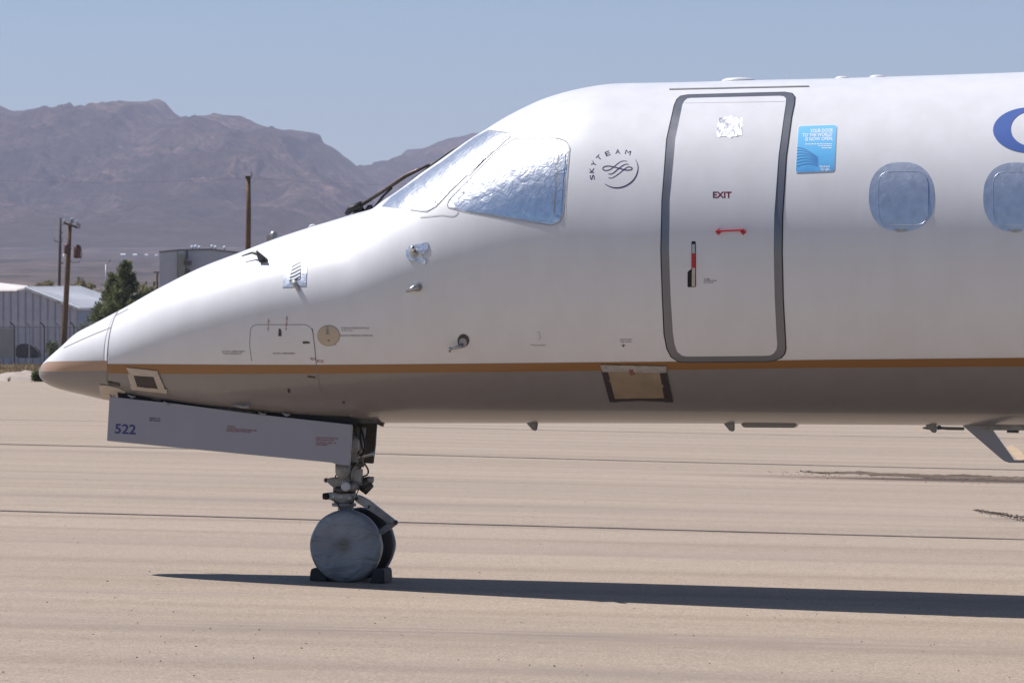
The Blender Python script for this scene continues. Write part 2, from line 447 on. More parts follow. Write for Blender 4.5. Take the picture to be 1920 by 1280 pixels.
# apron of weathered concrete
q = NT('weathered_concrete', (.4, .33, .27), .85, 0, .25)
v = q.coord(); vs1 = q.coord((.05, .55, 1), (0, 0, R(3))); vs2 = q.coord((.25, 2.4, 1), (0, 0, R(3)))
base = q.ramp(q.noise(vs1, 1.0, 7, .62), [(.28, (.302, .241, .186)), (.5, (.345, .277, .212)), (.72, (.375, .302, .232))])
st_ = q.ramp(q.noise(vs2, 1.0, 5, .6, .3), [(.30, (.80, .78, .77)), (.46, (1, 1, 1)), (.8, (1.06, 1.06, 1.05))])
c = q.mix(.25, base, st_, 'MULTIPLY')
gr = q.ramp(q.noise(v, 55, 3, .7), [(.36, (.62, .61, .61)), (.5, (1, 1, 1)), (.64, (1.30, 1.28, 1.26))])
c = q.mix(.75, c, gr, 'MULTIPLY')
gr3 = q.ramp(q.noise(v, 150, 2, .8), [(.36, (.66, .65, .65)), (.5, (1, 1, 1)), (.66, (1.32, 1.3, 1.28))])
c = q.mix(.7, c, gr3, 'MULTIPLY')
gr2 = q.ramp(q.noise(v, 9, 5, .65), [(.3, (.90, .89, .88)), (.6, (1.03, 1.03, 1.03))])
c = q.mix(.8, c, gr2, 'MULTIPLY')
# old paving lanes: soft dark streaks along the joints
vw = q.coord((1, 1, 1), (0, 0, R(2.6)))
wv = q.n('ShaderNodeTexWave', bands_direction='Y', wave_profile='SIN'); q.l(vw, wv.inputs['Vector'])
wv.inputs['Scale'].default_value = .145; wv.inputs['Distortion'].default_value = 2.2; wv.inputs['Detail'].default_value = 4; wv.inputs['Detail Scale'].default_value = .5
c = q.mix(.5, c, q.ramp(wv.outputs['Fac'], [(.0, (.80, .78, .77)), (.16, (1, 1, 1))]), 'MULTIPLY')
# oil and rubber stain, right
def blot(cx, cy, rx, ry, ang, soft, strength, colr, nscale, lo=.35, hi=.62):
    global c
    mp = q.n('ShaderNodeMapping', vector_type='TEXTURE'); tc = q.n('ShaderNodeTexCoord'); q.l(tc.outputs['Object'], mp.inputs['Vector'])
    mp.inputs['Location'].default_value = (cx, cy, 0); mp.inputs['Rotation'].default_value = (0, 0, ang); mp.inputs['Scale'].default_value = (rx, ry, 1e3)
    g = q.n('ShaderNodeTexGradient', gradient_type='SPHERICAL'); q.l(mp.outputs[0], g.inputs[0])
    m = q.n('ShaderNodeMath', operation='MULTIPLY'); q.l(g.outputs['Fac'], m.inputs[0])
    q.l(q.ramp(q.noise(q.coord((.25, 2.2, 1)), nscale, 5, .7), [(lo, (0, 0, 0)), (hi, (1, 1, 1))]), m.inputs[1])
    m2 = q.n('ShaderNodeMath', operation='MULTIPLY', use_clamp=True); q.l(m.outputs[0], m2.inputs[0]); m2.inputs[1].default_value = strength
    c = q.mix(m2.outputs[0], c, colr)
blot(6.6, 49.7, 4.8, 1.25, R(-2), .5, 2.0, (.17, .115, .085), 1.0, .12, .6)
blot(7.6, 49.6, 4.0, .6, R(-2.2), .5, 5., (.085, .060, .044), 1.3, .05, .42)
blot(5.6, 38.3, 1.1, .8, R(-10), .5, 2.0, (.12, .09, .07), 3.0)
def streak(xa, ya, xb, yb, ry, strength, colr):
    a_, b_ = ground_pt(xa, ya), ground_pt(xb, yb); m_ = (a_+b_)/2; d_ = b_-a_
    blot(m_.x, m_.y, d_.length*.75, ry, math.atan2(d_.y, d_.x), .5, strength, colr, 2.2)
for S_ in ((-200,1155,2100,1222,.75,1.3,(.235,.185,.152)), (0,1006,1920,1056,.55,1.0,(.26,.205,.17)), (-300,918,1900,975,1.1,1.0,(.26,.205,.17)), (-200,888,1500,928,1.3,.9,(.27,.215,.175)), (300,1230,1900,1290,.5,1.0,(.25,.20,.165)), (-300,1100,900,1122,.5,.8,(.26,.205,.17))): streak(*S_)
q.col(c); q.nrm(q.bump(q.noise(v, 70, 3, .7), .35, .004, q.bump(q.noise(v, 1.2, 4, .6), .12, .03)))
M['apron'] = q.m
ys_ = np.concatenate([np.arange(-40, 60, 2.), np.arange(60, 158.1, 3.5)]); xs_ = np.concatenate([np.arange(-160, -40, 10.), np.arange(-40, 40, 2.), np.arange(40, 161, 10.)])
X, Y = np.meshgrid(xs_, ys_); apron = grid_obj('apron', X, Y, gz(X, Y), M['apron'])

# sealed joints in the apron
q = NT('joint_sealant', (.045, .038, .034), .7); v = q.coord((1, 1, 1))
q.col(q.ramp(q.noise(v, 1.3, 6, .7), [(.3, (.06, .046, .038)), (.55, (.13, .10, .08)), (.75, (.27, .21, .165))])); M['joint'] = q.m
def joint(xa, ya, xb, yb, w, name='joint_strip'):
    """a line of sealant on the apron between two photograph points"""
    def gpt(x, y):
        Yg = 40.
        for _ in range(30): Yg = (CAM_Z - float(gz((x-960)/F*Yg, Yg)))*F/(y-640)
        return Vector(((x-960)/F*Yg, Yg, 0))
    a, b = gpt(xa, ya), gpt(xb, yb); d = (b-a).normalized(); n = Vector((-d.y, d.x, 0)); bm = bmesh.new(); prev = None
    a = a - d*30; L = (b-a).length + 30; N = 260
    for k in range(N+1):
        p = a + d*(L*k/N); p += n*(.05*noise.noise(p*.35)+.03*noise.noise(p*2.3)); ww = w*(.75+.5*abs(noise.noise(p*1.1+Vector((9, 0, 0)))))/2
        q2 = [bm.verts.new((r.x, r.y, float(gz(r.x, r.y))+.005)) for r in (p-n*ww, p+n*ww)]
        if prev: bm.faces.new((prev[0], q2[0], q2[1], prev[1]))
        prev = q2
    o = link(name, bm, M['joint']); o.parent = apron; return o
joint(0, 957.5, 1920, 1011, .17); joint(0, 832.5, 1920, 881, .26)
joint(0, 787, 1920, 822, .16)
M['pane_edge'] = plain('pane_edge_sealant', (.27, .27, .28), .5)
M['yellow'] = plain('worn_yellow_paint', (.45, .315, .19), .7, 0, .15, 3)
for poly in ([(1886, 838), (1898, 835), (1914, 846), (1926, 862), (1908, 864), (1896, 852)],):
    bm = bmesh.new(); bm.faces.new([bm.verts.new(ground_pt(x, y, .009)) for x, y in poly]); bmesh.ops.triangulate(bm, faces=bm.faces)
    o = link('painted_marking', bm, M['yellow']); o.parent = apron

# desert floor rising to the hills
def rise(Y_): t = np.clip((Y_-420)/3180, 0, None); return 90*t**1.25
q = NT('desert_soil', (.3, .23, .18), .95, 0, .1); v = q.coord(); va = q.coord((1, .35, 1))
c0 = q.ramp(q.noise(v, .012, 6, .6), [(.3, (.225, .165, .125)), (.6, (.335, .255, .20)), (.8, (.40, .31, .25))])
sh = q.ramp(q.noise(va, .085, 6, .72), [(.44, (1, 1, 1)), (.60, (.40, .40, .33))])
c1 = q.mix(.8, c0, sh, 'MULTIPLY')
c1 = q.mix(.6, c1, q.ramp(q.noise(q.coord((.4, .12, 1)), .02, 5, .6), [(.45, (1, 1, 1)), (.6, (.55, .53, .5))]), 'MULTIPLY')
sy = q.n('ShaderNodeSeparateXYZ'); q.l(q.coord(), sy.inputs[0]); mr = q.n('ShaderNodeMapRange'); q.l(sy.outputs[1], mr.inputs[0]); mr.inputs[1].default_value = 400; mr.inputs[2].default_value = 1900
nn = q.n('ShaderNodeMath', operation='MULTIPLY_ADD'); q.l(q.noise(q.coord((.5, .12, 1)), .02, 5, .6), nn.inputs[0]); nn.inputs[1].default_value = .9; nn.inputs[2].default_value = -.45
na = q.n('ShaderNodeMath', operation='ADD', use_clamp=True); q.l(mr.outputs[0], na.inputs[0]); q.l(nn.outputs[0], na.inputs[1])
c1 = q.mix(na.outputs[0], c1, q.ramp(q.noise(q.coord((1, .3, 1)), .03, 6, .7), [(.36, (.030, .027, .027)), (.53, (.080, .063, .056)), (.72, (.165, .122, .10))]))
q.col(c1); q.nrm(q.bump(q.noise(v, 3, 5, .7), .4, .05)); M['soil'] = q.m
ys_ = np.concatenate([np.arange(-60, 150, 15.), np.arange(150, 420, 4.), np.geomspace(420, 7000, 150)])
xs_ = np.concatenate([-np.geomspace(2600, 52, 40), np.arange(-50, 51, 2.), np.geomspace(52, 2600, 40)])
X, Y = np.meshgrid(xs_, ys_)
def terr(X, Y): return rise(Y) + smooth01((Y-350)/1500)*9*(fbm(X*.003, Y*.0016, 5)-.5)
Z = terr(X, Y) + (Y > 157)*(fbm(X*.12, Y*.12, 4)-.5)*.35*smooth01((Y-157)/25) - .30*(1-smooth01((Y-146)/13)) + np.where(Y < 140, np.minimum(gz(X, Y), 0), 0)
grid_obj('desert_ground', X, Y, Z, M['soil'])

# two ranges of rocky hills
q = NT('hill_rock', (.2, .15, .12), .95, 0, .1); v = q.coord()
a = q.ramp(q.noise(v, .006, 6, .62), [(.34, (.046, .034, .032)), (.50, (.112, .080, .070)), (.66, (.30, .20, .17))])
b = q.ramp(q.noise(v, .035, 6, .72), [(.36, (.36, .39, .36)), (.52, (1, 1, 1)), (.66, (1.6, 1.45, 1.38))])
cc = q.mix(.85, a, b, 'MULTIPLY')
vo = q.n('ShaderNodeTexVoronoi'); q.l(q.coord((1, 1, .6)), vo.inputs['Vector']); vo.inputs['Scale'].default_value = .03
cc = q.mix(.9, cc, q.ramp(q.noise(v, .11, 5, .75), [(.36, (.35, .37, .34)), (.5, (1, 1, 1)), (.64, (1.55, 1.42, 1.36))]), 'MULTIPLY')
cc = q.mix(.5, cc, q.ramp(vo.outputs['Distance'], [(.05, (.55, .57, .5)), (.5, (1.1, 1.1, 1.1))]), 'MULTIPLY')
sy = q.n('ShaderNodeSeparateXYZ'); q.l(q.coord(), sy.inputs[0]); mr = q.n('ShaderNodeMapRange'); q.l(sy.outputs[1], mr.inputs[0]); mr.inputs[1].default_value = 4500; mr.inputs[2].default_value = 3500
na = q.n('ShaderNodeMath', operation='MULTIPLY_ADD', use_clamp=True); q.l(q.noise(v, .008, 4, .6), na.inputs[0]); na.inputs[1].default_value = .8; na.inputs[2].default_value = -.4
nb_ = q.n('ShaderNodeMath', operation='ADD', use_clamp=True); q.l(mr.outputs[0], nb_.inputs[0]); q.l(na.outputs[0], nb_.inputs[1])
cc = q.mix(nb_.outputs[0], cc, q.ramp(q.noise(v, .03, 6, .7), [(.35, (.085, .072, .060)), (.55, (.135, .108, .088)), (.75, (.21, .165, .135))]))
q.col(cc); q.nrm(q.bump(q.noise(v, .045, 8, .78), 1.0, 26.)); M['rock'] = q.m
SKY1 = [(-700,250),(-500,215),(-330,228),(-200,190),(-100,180),(0,199),(30,208),(70,205),(140,206),(190,193),(240,190),(275,191),(290,186.5),(306,190),(325,209),(345,222),(362,228),(392,219.5),(418,216.5),(450,222),(490,236),(525,246),(560,247.5),(600,253.5),(604,266),(622,276),(640,290),(660,305),(676,319),(705,345),(745,385),(800,420),(880,455),(1000,500),(1400,540)]
SKY2 = [(300,420),(480,395),(600,350),(676,318),(710,308),(748,293),(765,280),(790,278),(830,262),(868,255),(888,250),(905,252),(960,268),(1050,262),(1150,285),(1300,300),(1500,290),(1700,330),(2100,360)]
def hills(name, SK, Yc, Yf, x0, x1, nx, ny, seed):
    sk = np.array(SK, float); px = np.linspace(x0, x1, nx); line = pchip(sk[:, 0], sk[:, 1], px)
    tt = np.concatenate([np.linspace(0, 1, ny), 1+np.linspace(.02, .5, 24)])
    P, T = np.meshgrid(px, tt); L = np.tile(line, (len(tt), 1))
    Xw = (P-960)/F*Yc; Yw = Yf + (Yc-Yf)*T
    Hc = CAM_Z + (640-L)/F*Yc; base = terr(Xw, Yw) - 2.0*(1-np.clip(T*25, 0, 1))
    tn = np.clip(T, 0, 1); u = Xw/420.+seed; w = Yw/900.
    wx = fbm(u*1.3+4, w*1.5, 4)-.5; r = ridged(u*.75+wx*1.3, w*.62+wx*.5+seed, 6)
    r2 = ridged(u*2.4+wx, w*2.0, 5, .6)
    prof = .40*tn**1.15 + .60*tn**2.0; r3 = ridged(u*7+wx*2, w*7.5+seed, 5, .62)
    fade = np.clip(tn*2.5, 0, 1)
    prof = prof + fade*(r-.62)*1.15*(tn*(1-tn))**.7*1.6 + fade*(r2-.6)*.5*(tn*(1-tn))**.7
    prof = prof + (r3-.6)*.15*np.clip(tn*1.6, 0, 1)*np.clip((1.0-tn)*2.5, .05, 1)
    prof = np.where(T > 1, 1-(T-1)*1.4, prof)
    h = base + np.maximum((Hc-base)*prof, -2) + (fbm(u*14, w*22, 5, .6)-.5)*16*(.4+.6*(1-tn))*np.clip(tn*1.8, 0, 1)
    return grid_obj(name, Xw, Yw, h, M['rock'])
hills('hills', SKY2, 7600, 5200, 250, 2100, 420, 90, 3.7)
hills('hills', SKY1, 6200, 3500, -700, 1400, 760, 300, 0.)

# air: one closed box round everything
q = NT('thin_haze'); q.t.nodes.remove(q.b)
pv = q.n('ShaderNodeVolumePrincipled'); pv.inputs['Color'].default_value = (.775, .785, 1.0, 1); pv.inputs['Density'].default_value = 1.15e-4
pv.inputs['Anisotropy'].default_value = 0.0
q.l(pv.outputs[0], q.t.nodes['Material Output'].inputs['Volume'])
bm = bmesh.new(); add_box(bm, (0, 4300, 250), (6400, 9000, 510)); tag(link('haze', bm, q.m), kind='stuff')
# ------------------------------------------------------------------ the aircraft
# skin: white above the stripe, grey below; the paint line runs under the stripe
def paint_split(bm, z_a, z_b):
    """cut the skin along the stripe's middle (height z_a at the nose, z_b at the right) and give the lower side slot 1"""
    p0, p1 = z_a, z_b; d = (p1-p0).normalized(); no = SIDE.cross(d).normalized()
    if no.z < 0: no = -no
    bmesh.ops.bisect_plane(bm, geom=list(bm.verts)+list(bm.edges)+list(bm.faces), plane_co=p0, plane_no=no)
    for f in bm.faces:
        if (f.calc_center_median()-p0).dot(no) < 0: f.material_index = 1
LINE_A, LINE_B = on_skin(205, 691, 0), on_skin(1900, 679, 0)
LA = plane_pt(205, 691, .36); LB = plane_pt(1900, 679, 1.0)
bm = skin(st2, True, True); paint_split(bm, plane_pt(210, 691.5, .4), plane_pt(1900, 679, .98))
fus = link('fuselage', bm, [M['white'], M['belly']], aircraft, True)
bm = skin(st, True, True); paint_split(bm, plane_pt(80, 687, .05), plane_pt(200, 687, .36))
radome = link('radome', bm, [M['white'], M['belly']], aircraft, True)
# gold stripe
XT = [(2600,664),(5500,638.5)]; XB = [(2600,681.5),(5500,662)]
STR_T = [(202,682),(300,682.5),(450,683.5),(600,683.5),(700,682.8),(850,681.5),(1000,680),(1080,679),(1200,678),(1320,677),(1540,674),(1700,672.5),(1840,671),(1920,670.3),(1990,669.7)] + XT
STR_B = [(202,699.5),(300,700.5),(450,700.5),(600,700),(700,699),(850,697.5),(1000,696),(1080,695),(1200,693.5),(1320,692),(1540,689),(1700,688),(1840,686.8),(1920,686.5),(1990,686)] + XB
patch('stripe', STR_T + STR_B[::-1], M['gold'], aircraft, .002, 12)
RT = [(79.5,680.5),(90,678),(120,677),(160,676.5),(201,676)]; RB = [(201,694),(160,695),(120,696),(90,696.5),(76.5,697)]
patch('stripe', RT + RB, M['gold_sunlit'], radome, .002, 4, label='gold stripe round the nose cone, coloured as sunlit')

bm = bmesh.new()
sk = [(222,582),(213,600),(206,625),(202,655),(201,690),(202.5,720),(206,748)]
stroke(bm, smooth_path(sk), 1.6, .0015)
stroke(bm, [(208,614),(180,625),(150,638),(120,652)], 1.3, .0015); stroke(bm, [(215,593),(226,587),(241,579)], 1.2, .0015)
link('radome_seam', bm, M['seam'], aircraft)

# cockpit glass covered with foil
FRONT = [(714,388.5),(731,371),(757,353),(781,336),(803,318.5),(826,303),(868,273),(893,255.5),(914,245),(955,249.5),(957,256),(925,285),(880,325),(845,358),(818,387),(800,397.5),(770,394)]
SIDEP = rounded([(838,389),(842,375),(880,337),(935,280),(966,260),(1045,259.5),(1062,265),(1069,277),(1057,402),(1050,417),(1035,423),(945,409),(870,397)], 5, 3)
def inset(P, k):
    cx = sum(p[0] for p in P)/len(P); cy = sum(p[1] for p in P)/len(P); out = []
    for x, y in P:
        d = math.hypot(x-cx, y-cy); out.append((x+(cx-x)*k/d, y+(cy-y)*k/d))
    return out
for mir in (False, True):
    fr = patch('windshield_frame', FRONT, M['white'], aircraft, .0012, 9, .0012, mirror=mir)
    patch('foil_cover', inset(FRONT, 2.2), M['foil'], fr, .002, 6, .0005, wrinkle=.003, mirror=mir)
    fr = patch('side_window_frame', SIDEP, M['white'], aircraft, .0012, 9, .0012, mirror=mir)
    patch('foil_cover', inset(SIDEP, 3.), M['foil'], fr, .002, 6, .0005, wrinkle=.003, mirror=mir)
    if not mir:
        bm = bmesh.new(); stroke(bm, [p for p in SIDEP], 1.2, .0035, True); link('pane_edge', bm, M['pane_edge'], fr)
        bm = bmesh.new(); stroke(bm, FRONT[8:], 1.2, .0035); link('pane_edge', bm, M['pane_edge'], fr)
        strip = [(1050,288),(1061,290),(1051,405),(1040,402)]
        patch('foil_strip', strip, M['foil'], fr, .0055, 6, .002)
        patch('foil_strip', [(880,386),(976,397),(1038,409),(1033,417),(945,405.5),(880,396.5)], M['foil'], fr, .0055, 6, .002)
        for L, w_ in (([(888,341),(872,358),(858,373)], 1.4), ([(936,290),(934,293)], 1.6), ([(1048,289),(1043,340),(1039,401)], 1.6)):
            bm = bmesh.new(); stroke(bm, L, w_, .0085); link('foil_crease', bm, M['seam'], fr)
for L, w_ in ((smooth_path([(788,408),(808,406),(830,404),(848,406),(857,402),(859,397)]), 2.6), ([(952,254),(915,292),(878,330)], 1.5), ([(835,361),(823,372),(811,384)], 1.5)):
    bm = bmesh.new(); stroke(bm, L, w_, .0075 if w_ < 2 else .002); link('sealant_bead', bm, M['seam_light'], aircraft)

# wipers
def wiper(mir):
    f = (lambda p: mirror_pt(p)) if mir else (lambda p: p)
    u = .015; w = lambda x, y, du=0: f(plane_pt(x, y, u+du))
    bm = bmesh.new()
    add_tube(bm, [w(653,398), w(665,391), w(690,376), w(760,331), w(803,309)], [.010, .011, .010, .008, .006], 8)
    wp = link('wiper', bm, M['black'], aircraft, True)
    bm = bmesh.new(); add_tube(bm, [w(672,386,.012), w(715,359,.012), w(757,330,.012), w(778,320,.012), w(806,308,.012)], [.004, .006, .006, .005, .004], 8)
    link('arm_rod', bm, M['brass'], wp, True)
    bm = bmesh.new(); add_tube(bm, [w(757,354), w(775,337.5), w(812,309), w(845,285), w(870,271), w(880,266)], [.004, .011, .012, .011, .008, .003], 8)
    link('blade', bm, M['black'], wp, True)
    bm = bmesh.new()
    add_tube(bm, [w(648,402), w(655,393), w(676,385), w(680,392), w(662,402)], [.010, .022, .030, .022, .008], 8)
    add_tube(bm, [w(688,398), w(693,388), w(696,388)], [.022, .018, .015], 8)
    add_tube(bm, [w(700,391), w(718,367), w(734,352)], [.006, .006, .005], 6)
    link('pivot', bm, M['black'], wp, True)
wiper(False); wiper(True)

# passenger door
OUT = [(1290,178.7),(1378,176.2),(1470,173.8),(1484,176),(1490,183),(1489,196),(1484,220),(1474,294),(1467,403),(1466,470),(1468,560),(1471.5,625),(1473,652),(1471,662),(1464,670),(1450,675.5),(1440,676.5),(1350,677.5),(1284,678),(1272,676.5),(1259,668),(1251,652),(1246,625),(1242.5,550),(1240,470),(1242,376),(1251,261),(1265,198),(1270,187),(1277,181)]
INN = [(1296,186),(1378,184),(1462,182),(1470,183),(1474,187),(1473.5,197),(1470,220),(1460,294),(1452,403),(1451,470),(1453,560),(1456,622),(1457.5,645),(1456,654),(1451,661),(1445,664.5),(1438,665.3),(1350,666.3),(1288,666.8),(1279,665),(1270,658),(1265,643),(1262,622),(1257.5,550),(1255,470),(1256.5,376),(1267,261),(1280,198),(1284,191),(1289,187)]
def scale_to(A, B, k): return [(a[0]+(b[0]-a[0])*k, a[1]+(b[1]-a[1])*k) for a, b in zip(A, B)]
band('door_seal', scale_to(OUT, INN, -.12), scale_to(OUT, INN, .12), M['dark'], aircraft, .0025, 9)
band('door_frame', scale_to(OUT, INN, .02), scale_to(OUT, INN, 1.03), M['grey_band'], aircraft, .004, 9)
door = patch('passenger_door', INN, M['door_white'], aircraft, .008, 7, .012)
bm = bmesh.new(); stroke(bm, [(1284,195.5),(1380,194),(1472,192.5)], 1., .0085); link('panel_line', bm, M['seam_light'], door)
bm = bmesh.new()
for a, b in (((1255,168.5),(1517,163.0)),):
    L = [on_skin(a[0]+(b[0]-a[0])*k/24, a[1]+(b[1]-a[1])*k/24, .005) for k in range(25)]; add_tube(bm, L, .0055, 6)
link('drip_rail', bm, M['seam_light'], aircraft)
lettering('exit_sign', [dict(txt='EXIT', x=1337, y=371.5, h=11, width=35, bold=.03)], M['maroon'], door, .0087)
bm = bmesh.new(); add_tube(bm, [on_skin(1347+4*k, 434.5-.15*k, .036) for k in range(13)], .0055, 8)
gh = link('grab_handle', bm, M['red'], door)
for x in (1347.5, 1394):
    bm = bmesh.new(); add_tube(bm, [on_skin(x, 435, .006), on_skin(x, 435, .032)], [.022, .013], 4); link('handle_foot', bm, M['red'], gh)
rec = patch('handle_recess', rounded([(1297,452.5),(1305,452.5),(1305.5,537.5),(1289.5,538),(1289.5,509),(1297,504)], 2, 2), M['dark'], door, .009, 6)
patch('door_lever', [(1298.5,458),(1303.8,458),(1304,475),(1298.3,475)], M['steel'], door, .016, 6, .006)
patch('door_lever', [(1298.3,475),(1304,475),(1304,502),(1298.2,502)], M['red'], door, .0165, 6, .006, label='red middle of the door lever')
patch('door_lever', [(1298.2,502),(1304,502),(1304,536),(1297.8,536)], M['tape_cream'], door, .016, 6, .006, label='bare lower end of the door lever')
lettering('placard', [dict(txt='TO OPEN', x=1320, y=524, h=2.8, width=11), dict(txt='LIFT HANDLE OUTWARD', x=1320, y=527, h=2.4, width=24), dict(txt='PULL TO ROTATE', x=1320, y=530.5, h=2.4, width=18)], M['ink'], door, .0087)
FP = [(1349,224),(1360,222),(1370,219.5),(1376,222),(1393,223.5),(1391,240),(1391.5,256),(1378,258),(1370,261),(1361,257.5),(1344,259),(1345,243)]
patch('foil_patch', FP, M['foil_patch'], door, .009, 4, .002, wrinkle=.004)

# poster
PO = rounded([(1496.5,236.5),(1569.5,234),(1565,322),(1491,325)], 5, 3)
rim = patch('poster', PO, M['white_ink'], aircraft, .003, 8)
patch('poster_print', inset(PO, 1.4), M['poster'], rim, .0045, 8)
sh_ = .10
lettering('poster_heading', [dict(txt='YOUR DOOR', x=1562, y=248.3, h=6.2, width=43, align='R', shear=.1, ang=-.03, bold=.03), dict(txt='TO THE WORLD', x=1560.5, y=256, h=6.2, width=56, align='R', shear=.1, ang=-.03, bold=.03),
    dict(txt='IS NOW OPEN.', x=1562, y=263.8, h=6.2, width=52, align='R', shear=.1, ang=-.03, bold=.03)], M['white_ink'], rim, .0052)
lettering('poster_slogan', [dict(txt='Work hard.', x=1557, y=314.6, h=4, width=20, align='R', ang=-.03, bold=.03), dict(txt='Fly right.', x=1556.5, y=319.8, h=4, width=17, align='R', ang=-.03, bold=.03)], M['white_ink'], rim, .0052)
bm = bmesh.new()
for (xa, xb, y) in ((1510,1560,270.8),(1535,1560,274.2),(1541,1560,278.2)):
    x = xa
    while x < xb:
        w_ = random.uniform(3, 7); stroke(bm, [(x, y+(1560-x)*.012), (min(xb, x+w_), y+(1560-x-w_)*.012)], 1.7, .0052); x += w_+1.2
link('poster_small_print', bm, M['white_ink'], rim)
bm = bmesh.new()
for k in range(7):
    L = [(1494.5+j*5.6, 313-k*4.4 - 9*math.sin(j*.33+k*.2) + j*.9) for j in range(8)]
    stroke(bm, smooth_path(L, 3), 1.3, .0052)
link('poster_picture', bm, plain('poster_dark_blue', (.055, .16, .40), .4), rim)

# alliance emblem
lt = []
ox, oy, rr_ = 1155.5, 318, 0
for ch, lx, ly, ang in (('S',1119,332.5,-96),('K',1118,319.5,-88),('Y',1121,307,-62),('T',1129,295.5,-45),('E',1142.5,287.8,-22),('A',1158.3,284.3,0),('M',1175.3,286,15)):
    lt.append((ch, lx, ly, R(ang)))
em = empty('alliance_emblem', parent_origin(aircraft)); em.parent = aircraft; em.location = (0, 0, 0)
for ch, lx, ly, a in lt:
    bm = bmesh.new(); h = 8.6; text_into(bm, ch, lx - math.sin(a)*-h/2 - 0, ly + math.cos(a)*h/2, h, a, width=9.3 if ch != 'M' else 10.5, align='C', bold=.008 if ch != 'M' else 0., mapper=skin_map(.0012)); link('emblem_letter', bm, M['navy'], em)
bm = bmesh.new(); z3 = lambda x, y: (1100+x/11.633, 260+y/11.633)
tp = lambda t: .25+.95*math.sin(math.pi*min(1, max(0, t)))
arc = [z3(x, y) for x, y in ((1060,450),(1105,540),(1122,640),(1100,760),(1040,880),(950,970),(830,1040),(700,1072),(580,1068),(480,1035),(390,985))]
stroke(bm, smooth_path(arc), 2.1, .0012, taper=lambda t: .2+1.0*math.sin(math.pi*t)**.8); link('emblem_arc', bm, M['navy'], em)
for L in ([(890,498),(820,488),(740,505),(660,560),(590,620),(510,675),(430,697),(370,685),(352,655),(385,615),(470,600),(560,612),(680,640),(800,675),(880,690),(960,682),(993,655),(965,625),(900,622),(830,660),(760,720),(670,790),(590,840),(530,862),(470,852)],
          [(925,562),(850,560),(770,600),(690,660),(610,730),(545,770),(470,772)]):
    bm = bmesh.new(); stroke(bm, smooth_path([z3(*p) for p in L], 5), 1.75, .0012, taper=lambda t: .35+.75*math.sin(math.pi*t)**.5); link('emblem_ribbon', bm, M['navy'], em)

# first letter of the airline's name, cut by the picture's edge
def ell(cx, cy, rx, ry, a0, a1, n): return [(cx+rx*math.cos(R(a0+(a1-a0)*k/n)), cy+ry*math.sin(R(a0+(a1-a0)*k/n))) for k in range(n+1)]
Cp = ell(1932, 245, 70, 43, 325, 40, 40)[::-1] if False else ell(1932, 244.5, 70, 42.5, 320, 40, 36)
Ci = ell(1936, 242, 41, 33, 45, 315, 30)
patch('airline_letter', Cp + Ci, M['blue'], aircraft, .003, 8)

# passenger windows under foil
for k, cx in enumerate((1690.5, 1905)):
    cy = 369 + .004*(cx-1690)
    fr = patch('window', superell(cx, cy, 61.5, 65, 2.35, 56), M['foil_win'], aircraft, .0018, 7, .0015, wrinkle=.001)
    patch('foil_cover', superell(cx+3, cy+3, 46, 49.5, 5, 44), M['foil_win'], fr, .0045, 6, .003, wrinkle=.002)
    bm = bmesh.new(); se = superell(cx+3, cy+3, 46.5, 50, 5, 60); L_ = [on_skin(x, y, .005) for x, y in se]; add_tube(bm, L_ + [L_[0]], .0017, 6, False); link('foil_rim', bm, M['foil_win'], fr, True)
    patch('foil_fold', [(cx-16,cy+60.5),(cx+12,cy+60.5),(cx+6,cy+65.5),(cx-8,cy+66)], M['tape_silver'], fr, .009, 4, wrinkle=.003)
    patch('window', superell(cx, cy, 61.5, 65, 2.35, 56), M['foil_win'], aircraft, .004, 9, .003, mirror=True)
patch('window', superell(2119, 371, 62, 65.5, 2.35, 56), M['foil_win'], aircraft, .004, 9, .003)

# taped openings low on the side
tp_ = patch('paper_cover', [(1138,692),(1240,694),(1252,748),(1151,747)], M['paper'], aircraft, .006, 8, .004, wrinkle=.006)
patch('tape_strip', [(1128,693),(1140,694),(1153,747),(1160,751.5),(1143.5,752)], M['tape_black'], tp_, .009, 6, .003)
patch('tape_strip', [(1237,695),(1250,694),(1262,752),(1247,752)], M['tape_black'], tp_, .009, 6, .003)
patch('tape_strip', [(1126,682),(1250,684.5),(1250,696),(1235,697),(1185,694.5),(1130,695)], M['tape_silver'], tp_, .011, 6, .003, wrinkle=.006, label='crumpled silver tape along the top')
patch('tape_strip', [(1153,746),(1200,745),(1248,744.5),(1249,751),(1200,749),(1150,751)], M['tape_black'], tp_, .0095, 6, .003)
patch('tape_strip', [(1180,690),(1188,690),(1191,699),(1183,701)], plain('dull_red_tab', (.20, .085, .07), .5), tp_, .0145, 4, .002, label='small dull red tab')
tn = patch('nose_light_cover', [(251,701.5),(289,704.5),(297,728),(258,725)], M['tape_black'], aircraft, .005, 6)
for P in ([(237.5,688),(297,694.5),(296.5,705.5),(251,702.5),(245,704)], [(240,700),(251,701),(258,723),(246.5,722.5)], [(288,703),(298,700),(310,728),(297,727)], [(244,722),(298,727.5),(314,728),(313,736),(248,729)]):
    patch('masking_tape', P, M['tape_cream'], tn, .008, 5, .002, wrinkle=.003)
mt = patch('masking_tape', [(186,720),(203,722),(222,726),(236,733),(232,742),(205,737),(213,749),(195,747),(188,738)], M['tape_cream'], aircraft, .005, 5, .002, wrinkle=.004)
patch('hinge_bar', [(203,714),(225,718.5),(225,723),(204,719)], M['gear_dark'], aircraft, .008, 5, .006)
patch('masking_tape', [(272,744),(300,748),(318,754),(316,758),(290,755),(272,750)], M['tape_cream'], aircraft, .006, 5, .002)

